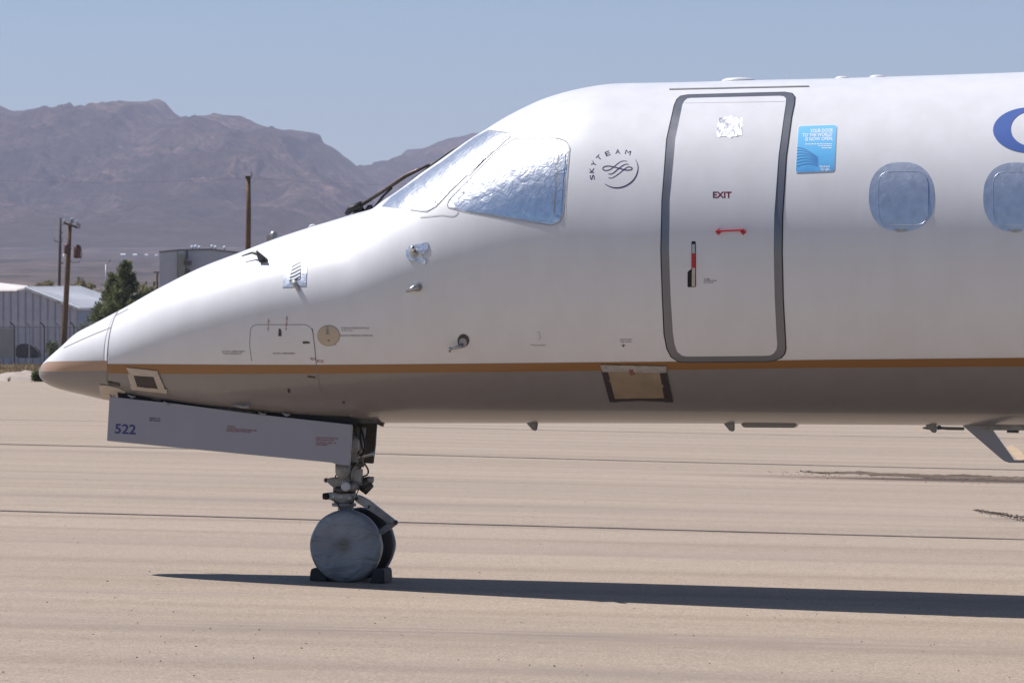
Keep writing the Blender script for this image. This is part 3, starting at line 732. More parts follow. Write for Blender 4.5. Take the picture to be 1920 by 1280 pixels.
# covered hole with the hazard hatching
hz = patch('foil_patch', [(541,489),(577,487),(574,536),(530,539),(534,505)], M['foil_patch'], aircraft, .003, 5, .002, wrinkle=.003)
patch('hatched_tag', [(549,494),(558,490.5),(566,490),(563,523),(543,525)], M['white_ink'], hz, .008, 5, .002)
for k in range(5):
    bm = bmesh.new(); y = 497+k*6.6; stroke(bm, [(547.5-k*1.0, y+5), (554, y+1.5), (565-k*.4, y-4.2)], 2.3, .0088); link('hatch_stripe', bm, M['ink'], hz)
bm = bmesh.new(); add_tube(bm, [on_skin(551,528,.012), on_skin(556,533,.02), on_skin(558,540,.012), on_skin(562,546,.006)], [.012,.02,.012,.003], 8); link('tag_tail', bm, M['tape_silver'], hz, True)

# probes under foil
def probe(name, pts, rad, mat, label=None):
    bm = bmesh.new(); add_tube(bm, pts, rad, 10); return tag(link(name, bm, mat, aircraft, True), label)
pp = probe('probe', [on_skin(500,489,.002), on_skin(496,489,.025), on_skin(489,485,.04), on_skin(478,484,.045), on_skin(459,489,.04)], [.014,.016,.013,.007,.004], M['gear_dark'])
bm = bmesh.new(); add_prism(bm, [on_skin(486,484,.03), on_skin(489,482,.055), on_skin(502,489,.035), on_skin(502,490,.004), on_skin(488,493,.004)], SIDE*.02); link('probe_base', bm, M['black'], pp)
f1 = patch('foil_patch', [(762,470),(768,462),(780,459),(803,454),(804,466),(798,473),(790,478),(800,490),(797,497),(780,489),(766,487),(761,478)], M['foil_patch'], aircraft, .004, 4, .002, wrinkle=.007)
bm = bmesh.new(); add_tube(bm, [on_skin(776,476,.0), on_skin(782,472,.07), on_skin(787,470,.10)], [.03,.022,.015], 8); link('probe', bm, M['foil_patch'], f1, True)
bm = bmesh.new(); add_prism(bm, [on_skin(778,474,.062), on_skin(788,467,.11), on_skin(789,477,.06)], SIDE*.015); link('probe_base', bm, M['gear_dark'], f1)
f2 = patch('foil_patch', [(775,534),(784,528),(791,534),(792,543),(778,546),(768,545)], M['foil_patch'], aircraft, .003, 4, .002, wrinkle=.008)
bm = bmesh.new(); add_tube(bm, [on_skin(784,538,.0), on_skin(781,539,.05), on_skin(768,544,.06)], [.03,.02,.008], 8); link('probe', bm, M['steel'], f2, True)
av = patch('vane_plate', superell(869, 638, 11, 12, 2, 26), M['gear_dark'], aircraft, .004, 5, .003)
patch('vane_disc', superell(868.5, 641.5, 7.5, 9, 2, 22), M['gear_door'], av, .010, 4, .006)
bm = bmesh.new(); add_tube(bm, [on_skin(868,646,.012), on_skin(858,646,.04), on_skin(847,648,.045)], [.014,.010,.006], 8); add_tube(bm, [on_skin(847,645,.045), on_skin(846.5,652,.045)], .008, 6); link('vane', bm, M['steel'], av, True)
probe('ridge_fitting', [plane_pt(576,431,0), plane_pt(583,424,0), plane_pt(587,423,0), plane_pt(596,426,0)], [.004,.012,.012,.004], M['white'])

# small panels, latches and stencils on the nose
bm = bmesh.new()
stroke(bm, rounded([(472.5,681),(468,645),(470,615),(478,608.5),(575,608.5),(585,616),(590,645),(593,681)], 8, 4)[3:-3], 1.0, .0015)
stroke(bm, smooth_path([(586,616),(590,650),(594,690),(599,720),(605,736)]), 1.2, .0026)
link('access_panel', bm, M['seam'], aircraft)
for P in ([(523,616),(526,616),(528,622),(528,630),(522,630)], [(568,640),(576,639.5),(581,641),(581,643.5),(568,644)], [(577,704),(583,704.5),(592,706),(592,708),(577,707)], [(539,728),(544,729),(544,736),(540,735)], [(642,751.5),(647,751.5),(647,755.5),(642,755.5)]):
    patch('latch', P, M['gear_dark'], aircraft, .003, 20)
rc = patch('receptacle_cover', superell(616.5, 629, 20, 18.5, 2.05, 34), M['beige'], aircraft, .004, 6, .003)
patch('receptacle_slit', [(612,611.5),(615.5,611.5),(617.5,626),(613,626.5)], M['gear_white'], rc, .006, 6)
bm = bmesh.new(); stroke(bm, superell(616.5, 629, 20.3, 18.8, 2.05, 34), 1.1, .003, True); stroke(bm, [(615,637.5),(618.5,637.5)], 3, .0062); link('receptacle_rim', bm, M['seam'], rc)
lettering('stencil', [dict(txt='EXTERNAL POWER RECEPTACLE', x=640, y=616.3, h=3, width=52), dict(txt='28 VDC 115 VAC', x=641, y=620.5, h=2.6, width=20), dict(txt='GROUND INTERPHONE CONNECTION', x=638, y=630.3, h=3, width=61),
    dict(txt='BATTERY COMPARTMENT', x=512, y=663.8, h=3, width=42), dict(txt='BATTERY COMPARTMENT', x=417, y=660, h=2.6, width=42), dict(txt='WORK FROM BELOW', x=418, y=664, h=2.6, width=35),
    dict(txt='TO DC CONTROL', x=606, y=646.7, h=2.8, width=25), dict(txt='STATIC PORT', x=1163, y=637.5, h=2.6, width=23), dict(txt='KEEP CLEAN', x=1163, y=641.5, h=2.6, width=21)], M['ink_thin'], aircraft, .0012)
bm = bmesh.new()
c2 = [(1163.5,645),(1168,647.5),(1169,643),(1170,647.5),(1174,645),(1169,650)]
pts3 = [bm.verts.new(on_skin(x, y, .004)) for x, y in c2]; bm.faces.new(pts3); bmesh.ops.triangulate(bm, faces=bm.faces); link('arrow_mark', bm, M['ink'], aircraft)
lettering('stencil', [dict(txt='RELAY', x=582, y=674, h=5, width=10, ang=.15), dict(txt='BOX', x=594, y=678.5, h=5, width=13, ang=.1), dict(txt='NO STEP', x=504, y=620, h=2.6, width=22, ang=-1.5), dict(txt='NO PUSH HERE', x=538, y=619, h=3, width=26, ang=-1.5)], M['ink_red'], aircraft, .0012, label='faded red stencilled warning')
bm = bmesh.new(); stroke(bm, [(1007,623),(1011,622),(1013.5,632),(1010,636)], 2., .0015); link('drain_mark', bm, M['seam_light'], aircraft)
bm = bmesh.new(); stroke(bm, [(994,645.5),(1004,647.5),(1023,646.5)], 1.7, .003); link('drain_mark', bm, M['seam_light'], aircraft)

# antennas, drains and rails under the belly and on the roof
def blade(name, poly, u, th, mat, parent=None, label=None):
    bm = bmesh.new(); add_prism(bm, [plane_pt(x, y, u) for x, y in poly], SIDE*th)
    if th > .02: bevel(bm, .006, 2)
    return tag(link(name, bm, mat, parent or aircraft), label)
blade('drain_mast', [(986,790),(1010,790),(1007.5,807),(1001,807)], 0, .03, M['gear_white'])
bm_ = blade('drain_mast', [(1356,791),(1364,786),(1378,785),(1378,808),(1370,808.5)], .02, .03, M['gear_white'])
blade('drain_mast', [(1735,796),(1744,788),(1756,788),(1757,810.5),(1749,811),(1742,803)], .02, .03, M['gear_white'])
blade('belly_fairing', [(1394,790),(1499,790),(1497,799),(1494,801),(1400,800.5),(1396,798)], -.05, .12, M['belly'])
ant = blade('blade_antenna', [(1804,796),(1842,790),(1862,805.5),(1902,862),(1990,863.5),(1990,868),(1893,867),(1884,864),(1877,859)], 0, .02, M['gear_door'])
blade('antenna_rail', [(1838,794),(2010,795),(2010,807),(1862,805.8),(1842,803)], -.03, .07, M['gear_white'], ant)
def dome(x0, x1, y_top, nm):
    xm = (x0+x1)/2; p0 = on_skin(xm, 400); s0 = t_of(xm)-T_NOSE; zt = section(s0)[0]; r = (x1-x0)/2/282.
    c3 = pos(s0, 0, zt-.012); hgt = plane_pt(xm, y_top, 0).z - c3.z
    bm = bmesh.new(); add_lathe(bm, c3, (0, 0, 1), [(0, r), (hgt*.55, r*.96), (hgt*.85, r*.75), (hgt, r*.35), (hgt*1.01, .001)], 28); link(nm, bm, M['white'], aircraft, True)
dome(1352, 1418, 146, 'roof_antenna'); dome(1565, 1594, 143.2, 'roof_antenna'); dome(1629, 1662, 140.8, 'roof_antenna')

# ---- nose gear
gear = empty('nose_gear', parent_origin(aircraft)); gear.parent = aircraft; gear.location = (0, 0, 0)
P_ = plane_pt
door_poly = [(207,743),(330,756.5),(480,776),(662,795.5),(657,872.5),(640,871),(622,866.5),(202,826)]
bm = bmesh.new(); add_prism(bm, [P_(x, y, .315) for x, y in door_poly], SIDE*.022); bevel(bm, .004, 1)
gd = link('gear_door', bm, M['gear_door'], gear)
dm = lambda x, y: P_(x, y, .339)
lettering('door_number', [dict(txt='522', x=215, y=811.5, h=17.5, width=39.5, ang=.055, bold=.022)], plain('blue_number', (.035, .035, .16), .4), gd, mapper=dm)
lettering('door_stencil', [dict(txt='REFER TO', x=281, y=785, h=3, width=19, ang=.06), dict(txt='MAINT MANUAL', x=280, y=789, h=3, width=21, ang=.06)], M['ink'], gd, mapper=dm)
lettering('door_stencil', [dict(txt='WARNING', x=426, y=800.5, h=3, width=15, ang=.05), dict(txt='STAND CLEAR OF GEAR DOORS AND', x=425, y=804.8, h=3, width=56, ang=.06), dict(txt='INSTALL SAFETY PIN FIRST', x=425, y=808.6, h=3, width=46, ang=.06),
    dict(txt='DO NOT STEP ON DOOR', x=592, y=821, h=2.6, width=42, ang=.05), dict(txt='KEEP HANDS CLEAR', x=592, y=825, h=2.6, width=34, ang=.05), dict(txt='TOWING LIMIT 95', x=592, y=830, h=2.6, width=38, ang=.05), dict(txt='DEGREES', x=592, y=834, h=2.6, width=22, ang=.05)], M['ink_red'], gd, mapper=dm, label='red stencilled warning')
bm = bmesh.new(); add_prism(bm, [P_(x, y, -.315) for x, y in ((248,741),(370,755),(520,775),(708,790),(705,830),(699.5,868.5),(660,866),(242,822))], SIDE*.022); link('gear_door', bm, M['gear_dark'], gear).__setitem__('label', 'grimy inner face of the far gear door')
# bay: near-black shell painting the shade inside the opened belly, with hinges along the door's top edge
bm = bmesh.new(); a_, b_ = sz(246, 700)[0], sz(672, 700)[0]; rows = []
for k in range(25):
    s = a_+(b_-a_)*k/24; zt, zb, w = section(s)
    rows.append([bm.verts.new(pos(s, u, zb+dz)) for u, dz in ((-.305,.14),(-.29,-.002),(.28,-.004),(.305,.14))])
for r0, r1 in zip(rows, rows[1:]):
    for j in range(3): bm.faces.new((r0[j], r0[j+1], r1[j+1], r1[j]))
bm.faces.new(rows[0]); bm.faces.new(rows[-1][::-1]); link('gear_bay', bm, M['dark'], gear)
# dark strip painting the shaded gap between skin edge and door top
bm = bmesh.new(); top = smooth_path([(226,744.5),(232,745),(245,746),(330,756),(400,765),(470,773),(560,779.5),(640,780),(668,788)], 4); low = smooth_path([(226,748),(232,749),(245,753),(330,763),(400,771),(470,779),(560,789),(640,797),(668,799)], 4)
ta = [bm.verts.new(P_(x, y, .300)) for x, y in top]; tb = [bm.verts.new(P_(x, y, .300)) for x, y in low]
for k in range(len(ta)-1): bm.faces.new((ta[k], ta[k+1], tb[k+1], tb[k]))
link('bay_gap_shade', bm, M['dark'], gear)
for x, y in ((247,741),(314,754),(492,773.5),(537,775)):
    bm = bmesh.new(); add_tube(bm, [P_(x-7, y-1, .335), P_(x, y+3, .345), P_(x+7, y+2, .335)], [.006,.009,.006], 8); link('hinge', bm, M['gear_white'], gear, True)
bm = bmesh.new(); add_tube(bm, [on_skin(436,755.5,.01), on_skin(455,755,.03), on_skin(470,754.5,.03)], [.003,.012,.014], 8); link('air_scoop', bm, M['gear_white'], aircraft, True)
bm = bmesh.new(); add_tube(bm, [P_(398,765,.31), P_(425,767,.31), P_(455,771,.31), P_(480,774,.31)], [.006,.012,.012,.014], 6); link('actuator_rod', bm, M['gear_dark'], gear, True)

# leg
def G(name, fn, mat, parent=None, smooth=True, label=None):
    bm = bmesh.new(); fn(bm); return tag(link(name, bm, mat, parent or gear, smooth), label)
T = lambda L, r, u=0., n=14: (lambda bm: add_tube(bm, [P_(x, y, u) for x, y in L], r, n))
strut = G('strut', T([(649,1022),(648.5,958),(648,930)], .056), M['gear_white'])
G('upper_strut', T([(646,928),(648,915),(652,905),(664,868),(672,800)], [.056,.066,.06,.055,.055]), M['gear_white'])
G('bearing_ring', T([(645,948.5),(645,943)], .083, 0, 24), M['gear_white'], strut); G('bearing_ring', T([(645,942),(645,925)], .070, 0, 24), M['gear_white'], strut)
G('bearing_ring', T([(646,924),(646,911)], .078, 0, 24), M['gear_dark'], strut)
def tow(bm):
    add_prism(bm, [P_(x, y, .075) for x, y in ((608,924.5),(614,922.5),(662,926),(664,937),(616,937),(609,935))], SIDE*-.15); bevel(bm, .01, 2)
tb_ = G('steering_collar', tow, M['gear_white'], None, False)
G('tow_fitting', T([(606,930),(617,930)], .022, .0, 14), M['brass'], tb_); G('tow_fitting', lambda bm: add_tube(bm, [P_(611,930,.085), P_(611,930,-.085)], .024, 14), M['black'], tb_)
def act(bm):
    add_prism(bm, [P_(x, y, .06) for x, y in ((611,897.5),(622,894.5),(634,895),(640,900),(655,900),(664,906),(668,912),(660,920),(632,921),(624,914),(617,904),(611,903.5))], SIDE*-.12); bevel(bm, .008, 2)
a1 = G('steering_actuator', act, M['gear_white'], None, False)
G('actuator_end', lambda bm: add_tube(bm, [P_(611.5,900,.05), P_(611.5,900,-.05)], .017, 12), M['gear_white'], a1)
G('actuator_end', lambda bm: add_tube(bm, [P_(611.5,900,.053), P_(611.5,900,.03)], .008, 10), M['black'], a1)
G('actuator_cap', lambda bm: add_tube(bm, [P_(648.5,911.5,.02), P_(648.5,911.5,.10), P_(648.5,911.5,.108)], [.033,.033,.026], 20), plain('pale_cap', (.50, .50, .55), .4), a1, False)
G('actuator_cylinder', T([(655,912),(672,910)], [.032,.030], .05), M['gear_white'], a1)
G('lock_fitting', T([(674,915),(685,905),(694,900),(698,900)], [.035,.045,.03,.02], -.03), M['gear_dark'])
G('lock_fitting', T([(680,918),(684,922),(687,915),(698,908)], [.014,.02,.03,.018], -.03), M['gear_dark'])
G('lock_fitting', T([(690,898),(700,899)], [.018,.022], .02), M['gear_white'])
G('gear_housing', T([(643,868),(643,884),(645,893),(648,896)], [.052,.052,.040,.02], .12, 20), M['gear_white'])
G('gear_housing', T([(662,818),(662,826),(662,842),(662,850)], [.02,.044,.044,.02], .14, 20), M['gear_white'])
def link1(bm):
    add_prism(bm, [P_(x, y, .09) for x, y in ((663,930),(668,927),(675,929),(690,937),(738,974),(741,981),(734,982),(722,976),(668,941),(664,937))], SIDE*-.05); bevel(bm, .005, 1)
tl = G('torque_link', link1, M['gear_white'], None, False)
def link2(bm):
    add_prism(bm, [P_(x, y, .06) for x, y in ((741,974),(745,980),(740,985),(712,1004),(690,1018),(686,1010),(708,994),(732,977))], SIDE*-.05); bevel(bm, .005, 1)
G('torque_link', link2, M['gear_white'], None, False)
G('link_bolt', lambda bm: add_tube(bm, [P_(668,934,.10), P_(668,934,.02)], .012, 12), M['black'], tl); G('link_bolt', lambda bm: add_tube(bm, [P_(742,979,.10), P_(742,979,-.02)], .013, 12), M['gear_dark'], tl)
G('link_mark', lambda bm: add_prism(bm, [P_(x, y, .092) for x, y in ((691.5,946),(695,948.5),(691.5,953.5),(688.5,951))], SIDE*.003), M['ink'], tl, False)
G('door_edge', T([(706,792),(704,830),(699.5,868)], .006, -.30, 6), M['gear_white'])
G('drag_brace', T([(664,863),(675,855),(690,852),(700,850)], [.018,.016,.014,.014], .03), M['steel'])
G('drag_brace', T([(667,885),(670,862),(674,845)], [.03,.045,.03], .0), M['gear_dark'])
G('drag_brace', lambda bm: add_prism(bm, [P_(x, y, .05) for x, y in ((664,880),(678,879),(677,910),(662,908))], SIDE*-.04), M['gear_white'], None, False)
for k, (L, r) in enumerate(([[(664,792),(668,815),(672,835),(672,850)], .006], [[(672,792),(680,812),(684,838),(676,856)], .007], [[(683,868),(690,880),(689,889),(680,893)], .006], [[(678,795),(676,822),(681,845)], .005])):
    G('hose', lambda bm: add_tube(bm, [P_(x, y, .06) for x, y in smooth_path(L, 5)], r, 8), M['black'])
G('bay_frame', lambda bm: add_prism(bm, [P_(x, y, .24) for x, y in ((640,776),(668,781),(706,784),(708,792.5),(668,794),(655,791))], SIDE*-.4), M['gear_dark'], None, False)
G('bay_frame', lambda bm: add_prism(bm, [P_(x, y, .05) for x, y in ((704,790),(721,790),(717,799.5),(706,795))], SIDE*-.03), M['gear_dark'], None, False)
G('strut_clamp', T([(664.5,872),(665.5,866)], .068, 0, 20), M['gear_dark'], None, False)
for L, r in (([(659,905),(656,890),(660,878),(668,866)], .0045), ([(628,896),(633,884),(642,878),(650,870)], .005), ([(655,945),(663,938),(672,918),(676,905)], .004), ([(641,958),(636,949),(630,940),(622,937)], .004)):
    G('hose', lambda bm: add_tube(bm, [P_(x, y, .085) for x, y in smooth_path(L, 5)], r, 6), M['black'])
for x, y in ((625,930),(640,931.5),(655,933)):
    G('collar_bolt', lambda bm: add_tube(bm, [P_(x, y, .074), P_(x, y, .084)], .007, 6), M['steel'], tb_, False)
G('placard', lambda bm: add_prism(bm, [P_(x, y, .060) for x, y in ((637,951),(651,952),(651,957),(637,956))], SIDE*.002), M['ink_thin'], strut, False)
# wheels
def stained_vinyl(cen):
    q = NT('stained_vinyl', (.1, .1, .1), .42); v = q.coord()
    a = q.ramp(q.noise(v, 4.5, 4, .5, .4), [(.25, (.165, .172, .19)), (.5, (.215, .228, .252)), (.8, (.275, .288, .31))])
    tc = q.n('ShaderNodeTexCoord'); mp = q.n('ShaderNodeMapping', vector_type='TEXTURE'); q.l(tc.outputs['Object'], mp.inputs['Vector'])
    mp.inputs['Location'].default_value = cen + Vector((-.02, 0, .01)); mp.inputs['Scale'].default_value = (.075, .5, .075)
    g = q.n('ShaderNodeTexGradient', gradient_type='SPHERICAL'); q.l(mp.outputs[0], g.inputs[0])
    m = q.n('ShaderNodeMath', operation='MULTIPLY', use_clamp=True); q.l(g.outputs['Fac'], m.inputs[0]); q.l(q.ramp(q.noise(v, 22, 4, .6), [(.3, (.5,)*3), (.6, (1.3,)*3)]), m.inputs[1])
    q.col(q.mix(m.outputs[0], a, (.12, .105, .075))); q.nrm(q.bump(q.noise(q.coord((1, 1, 2.2)), 6, 4, .5, 1.0), .9, .035)); return q.m
AX = SIDE; WZ = P_(650, 1022.5, .17).z; RW = 67.5*P_(650, 1022, .17).y/F
ground_w = float(gz(P_(650,1022,.17).x, P_(650,1022,.17).y))
WZ = ground_w + RW - .004
s_w = t_of(650, .17) - T_NOSE
for u, sgn in ((.17, 1), (-.17, -1)):
    c4 = pos(s_w, u, WZ)
    wh = G('wheel', lambda bm: add_lathe(bm, c4, AX*sgn, [(-.085,.08),(-.085,.14),(-.06,RW*.90),(-.03,RW*.985),(0,RW),(.03,RW*.985),(.055,RW*.93),(.07,.16),(.06,.10)], 48), M['black'])
    def cov(bm):
        add_lathe(bm, c4, AX*sgn, [(-.02,RW*.985),(-.02,RW+.004),(.03,RW+.005),(.058,RW*.985),(.078,RW*.93),(.086,RW*.7),(.090,RW*.4),(.094,RW*.18),(.094,.001)], 64)
        for v_ in bm.verts:
            d_ = v_.co-c4; k_ = d_.dot(AX*sgn)
            v_.co += AX*sgn*(.012*noise.noise(d_*9+Vector((u*7,0,0)))*min(1, max(0, k_*12))) + (d_-AX*sgn*k_).normalized()*.004*noise.noise(d_*14)
            v_.co.z = max(v_.co.z, ground_w+.004)
    G('wheel_cover', cov, stained_vinyl(c4 - parent_origin(gear)), wh)
    G('axle', lambda bm: add_tube(bm, [pos(s_w, .12, WZ), pos(s_w, -.12, WZ)], .04, 14), M['gear_dark'])
G('axle_fork', T([(649,1018),(690,1012)], [.05,.03], 0), M['gear_dark'])

# chocks against the wheel
def chock(x0, x1, ytop, side, lab):
    u0 = .24; p0 = P_(x0, 1088, u0); p1 = P_(x1, 1088, u0); zt_ = P_((x0+x1)/2, ytop, u0).z
    zg = float(gz(p0.x, p0.y)); d_ = (p1-p0); d_.z = 0; L = d_.length; d_ = d_.normalized(); bm = bmesh.new()
    pr = [(0,0),(L,0),(L*.93,.6),(L*.72,1),(L*.15,1),(L*.05,.8)] if side < 0 else [(0,0),(L,0),(L*.96,.85),(L*.88,1),(L*.35,1),(L*.10,.5)]
    H = zt_-zg
    add_prism(bm, [Vector((p0.x, p0.y, zg+.001)) + d_*a + UP*(b*H) for a, b in pr], -SIDE*.22); bevel(bm, .006, 2)
    o = link('wheel_chock', bm, M['black'], None, False, origin=Vector((p0.x, p0.y, zg))); tag(o, lab, 'wheel chock', 'chocks at the nose wheel')
chock(580, 612, 1065, -1, 'black rubber chock in front of the nose wheel, under the numbered door')
chock(693, 721, 1066, 1, 'black rubber chock behind the nose wheel, on the tail side')
# ------------------------------------------------------------------ background: hangars, poles, fence, trees
def flat(x, Y): return (x-960)/F*Y
def ground_z(X, Y): return float(rise(np.array(Y*1.0)))
M['metal_wall'] = plain('grey_metal_siding', (.56, .54, .585), .55, .1, .08, 2)
M['metal_wall2'] = plain('pale_metal_siding', (.42, .43, .47), .5, .1, .06, 1.5)
M['metal_roof'] = plain('white_metal_roof', (.70, .70, .72), .45, 0, .06, 1.)
M['cream_roof'] = plain('cream_roof', (.72, .66, .60), .5, 0, .05, 1.)
M['blue_wall'] = plain('blue_grey_wall', (.30, .35, .48), .6, 0, .08, 1.)
M['wood'] = plain('pole_wood', (.13, .070, .030), .75, 0, .30, 5)
M['wood_dark'] = plain('old_pole_wood', (.085, .058, .040), .8, 0, .3, 5)
M['galv'] = plain('galvanised', (.30, .30, .31), .45, .6, .15, 8)
M['rust'] = plain('rusty_can', (.115, .048, .036), .6, .2, .35, 4)

# hangar with a gable of vertical panels
hY = 250.
hg = empty('hangar', at(46, 690, hY), 'grey ribbed metal hangar with a bright white gable roof by the fence', 'hangar')
def topy(x):
    return float(np.interp(x, [-120, 31, 46, 146], [546, 545.5, 542.5, 581]))
xs0 = -104.; wpx = 13.9; base_y = 689.
k = 0
while xs0 + k*wpx < 146:
    xa, xb = xs0+k*wpx, min(146, xs0+(k+1)*wpx); bm = bmesh.new(); g_ = 1.0
    cut = [x for x in (31., 46.) if xa < x < xb]
    prof = [xa] + cut + [xb-g_]
    add_prism(bm, [at(xa, base_y, hY)] + [at(x, topy(x)+.3, hY) for x in prof] + [at(xb-g_, base_y, hY)], (0, .06, 0))
    link('wall_panel', bm, M['metal_wall'], hg)
    bm = bmesh.new(); add_prism(bm, [at(xb-2.2, base_y, hY-.05), at(xb-2.2, topy(xb-2.2)+.6, hY-.05), at(xb-.2, topy(xb-.2)+.6, hY-.05), at(xb-.2, base_y, hY-.05)], (0, .14, 0))
    link('wall_rib', bm, plain('rib_metal', (.33, .315, .35), .55, .1) if k == 0 else bpy.data.materials['rib_metal'], hg); k += 1
bm = bmesh.new(); add_prism(bm, [at(-104, base_y, hY+.1), at(-104, 547, hY+.1), at(31, 546.5, hY+.1), at(46, 543.5, hY+.1), at(145, 581.5, hY+.1), at(145, base_y, hY+.1)], (0, .1, 0)); link('gable_wall', bm, M['dark'], hg)
A_, E_ = at(46, 541.2, hY-.3), at(148, 580.5, hY-.3); A2, E2 = at(152, 539.8, hY+11), at(254, 577, hY+11)
bm = bmesh.new(); add_prism(bm, [A_, E_, E2, A2], (0, 0, .12)); link('roof', bm, M['metal_roof'], hg)
bm = bmesh.new()
for j in range(1, 22):
    f_ = j/22; p0 = A_.lerp(A2, f_); p1 = E_.lerp(E2, f_); add_tube(bm, [p0+Vector((0,0,.14)), p1+Vector((0,0,.14))], .03, 4)
tag(link('roof_seam', bm, M['metal_roof'], hg), kind='stuff')
bm = bmesh.new(); add_prism(bm, [at(-110, 533, hY+3), at(0, 533, hY+3), at(52, 538.5, hY+3), at(46, 542, hY+.2), at(31, 545.4, hY-.2), at(-110, 546, hY-.2)], (0, .1, .1)); link('roof', bm, M['cream_roof'], hg).__setitem__('label', 'cream roof strip at the left')
w0, w1 = at(146, base_y, hY+.2), at(250, 686, hY+11)
bm = bmesh.new(); add_prism(bm, [w0, Vector((w0.x, w0.y, E_.z-.03)), Vector((w1.x, w1.y, E2.z-.03)), w1], (-.05, .15, 0)); link('side_wall', bm, M['blue_wall'], hg)

# tall grey block behind the nose with vents on its roof
bY = 330.
bl = empty('grey_building', at(400, 690, bY), 'plain grey flat walled building with round white roof vents behind the nose', 'building')
roof = [(299,472.5),(336,469),(395,467.5),(450,474),(520,484)]
bm = bmesh.new(); add_prism(bm, [at(299, 690, bY)] + [at(x, y, bY) for x, y in roof] + [at(520, 690, bY)], (0, 14, 0)); link('wall', bm, M['metal_wall2'], bl)
bm = bmesh.new()
for (xa, ya), (xb, yb) in zip(roof, roof[1:]): add_prism(bm, [at(xa-1, ya-1.5, bY-.1), at(xb, yb-1.5, bY-.1), at(xb, yb+1.2, bY-.1), at(xa-1, ya+1.2, bY-.1)], (0, 14.4, 0))
link('roof_edge', bm, plain('dark_flashing', (.12, .11, .12), .6), bl)
bm = bmesh.new(); add_prism(bm, [at(332.5, 690, bY-.05), at(332.5, 471, bY-.05), at(333.5, 471, bY-.05), at(333.5, 690, bY-.05)], (0, .1, 0)); link('panel_joint', bm, M['gear_dark'], bl)
for x, y in ((360.5,463),(367,462),(374,463.5),(397.5,461.5),(404,463.5),(421,464)):
    o_ = empty('roof_vent', at(x, y+6, bY+3), 'round white turbine vent in the row on the grey building roof', 'roof vent', 'turbine vents on the grey building'); o_.parent = bl; o_.location = at(x, y+6, bY+3)-bl.location
    for kk in ('label', 'category', 'group'): del o_[kk]
    c5 = at(x, y, bY+3); bm = bmesh.new(); add_lathe(bm, c5, (0,0,1), [(-.12,.05),(-.09,.10),(0,.135),(.08,.11),(.13,.03)], 14)
    v1 = link('vent_head', bm, M['white_ink'], bl, True); v1.parent = o_; v1.location = bl.location - at(x, y+6, bY+3)
    bm = bmesh.new(); add_tube(bm, [c5-UP*.32, c5-UP*.1], .06, 10); v1 = link('vent_neck', bm, M['galv'], bl, True); v1.parent = o_; v1.location = bl.location - at(x, y+6, bY+3)
bm = bmesh.new(); add_prism(bm, [at(x, y, bY-1) for x, y in ((333,478),(342,475),(347,482),(347,520),(338,524),(334,520))], (0, .9, 0)); link('duct', bm, plain('olive_duct', (.24, .235, .19), .6), bl)
bm = bmesh.new(); add_tube(bm, [at(350, 470, bY-1), at(350, 486, bY-1)], .12, 8); add_box(bm, at(352, 493, bY-1), (.62, .6, .38)); add_tube(bm, [at(353, 504, bY-1), at(349, 518, bY-1)], .18, 8); link('duct_fan', bm, M['gear_dark'], bl)

# silver stack and its beige neighbour
stk = empty('silver_stack', at(512, 690, 320), 'short rounded silver stack showing above the nose ridge', 'stack')
p = at(513, 460, 320); bm = bmesh.new(); add_lathe(bm, Vector((p.x, p.y, .2)), (0,0,1), [(0,.36),(p.z+.5,.36),(p.z+.8,.30),(p.z+.95,.16),(p.z+1.0,.01)], 20); link('shell', bm, plain('stack_metal', (.42, .39, .34), .35, .7), stk, True)
bm = bmesh.new(); p2 = at(504, 441, 319); add_box(bm, (p2.x, p2.y, p2.z/2), (.32, .4, p2.z)); link('side_box', bm, plain('beige_metal', (.40, .36, .30), .6), stk)

# utility poles
def pole(name, lab, L, Y_, r0, r1, mat, grp='wooden utility poles'):
    pts = [at(x, y, Y_) for x, y in L]; o_ = empty(name, (pts[0].x, pts[0].y, 0), lab, 'utility pole', grp)
    pts[0] = Vector((pts[0].x, pts[0].y, -.1)); bm = bmesh.new(); add_tube(bm, pts, [r0+(r1-r0)*i/(len(pts)-1) for i in range(len(pts))], 12); link('post', bm, mat, o_, True); return o_
pA = pole('utility_pole', 'brown leaning utility pole carrying transformers and a crossarm', [(117,690),(121,620),(127,500),(130.5,418)], 225., .19, .13, M['wood'])
Yp = 225.
bm = bmesh.new(); add_tube(bm, [at(119,417.5,Yp-.2), at(130,421.5,Yp-.2), at(146,427,Yp-.2)], .07, 6); ca = link('crossarm', bm, M['wood_dark'], pA)
for x, y in ((121,416),(133,415),(136,413),(145,418),(149,424)):
    bm = bmesh.new(); add_lathe(bm, at(x, y+5, Yp-.2), (0,0,1), [(0,.03),(.08,.07),(.16,.04),(.24,.06),(.3,.02)], 8); link('insulator', bm, M['galv'], ca, True)
for x, y0, y1, r in ((145,461,484,.21),(125,459,476,.15)):
    bm = bmesh.new(); a_, b_ = at(x, y1, Yp-.35), at(x, y0, Yp-.35); add_lathe(bm, a_, b_-a_, [(0,r*.92),(.02,r),((b_-a_).length-.04,r),((b_-a_).length,r*.85),((b_-a_).length+.08,.04)], 16); t_ = link('transformer', bm, M['rust'], pA, True)
    bm = bmesh.new(); add_tube(bm, [at(x-7 if x > 130 else x+4, y0+6, Yp-.3), at(129, y0+5, Yp)], .03, 6); link('bracket', bm, M['galv'], t_)
bm = bmesh.new(); add_lathe(bm, at(120.5, 484, Yp-.3), (0,0,1), [(0,.06),(.1,.09),(.22,.07),(.25,.02)], 10); link('meter', bm, M['white_ink'], pA, True)
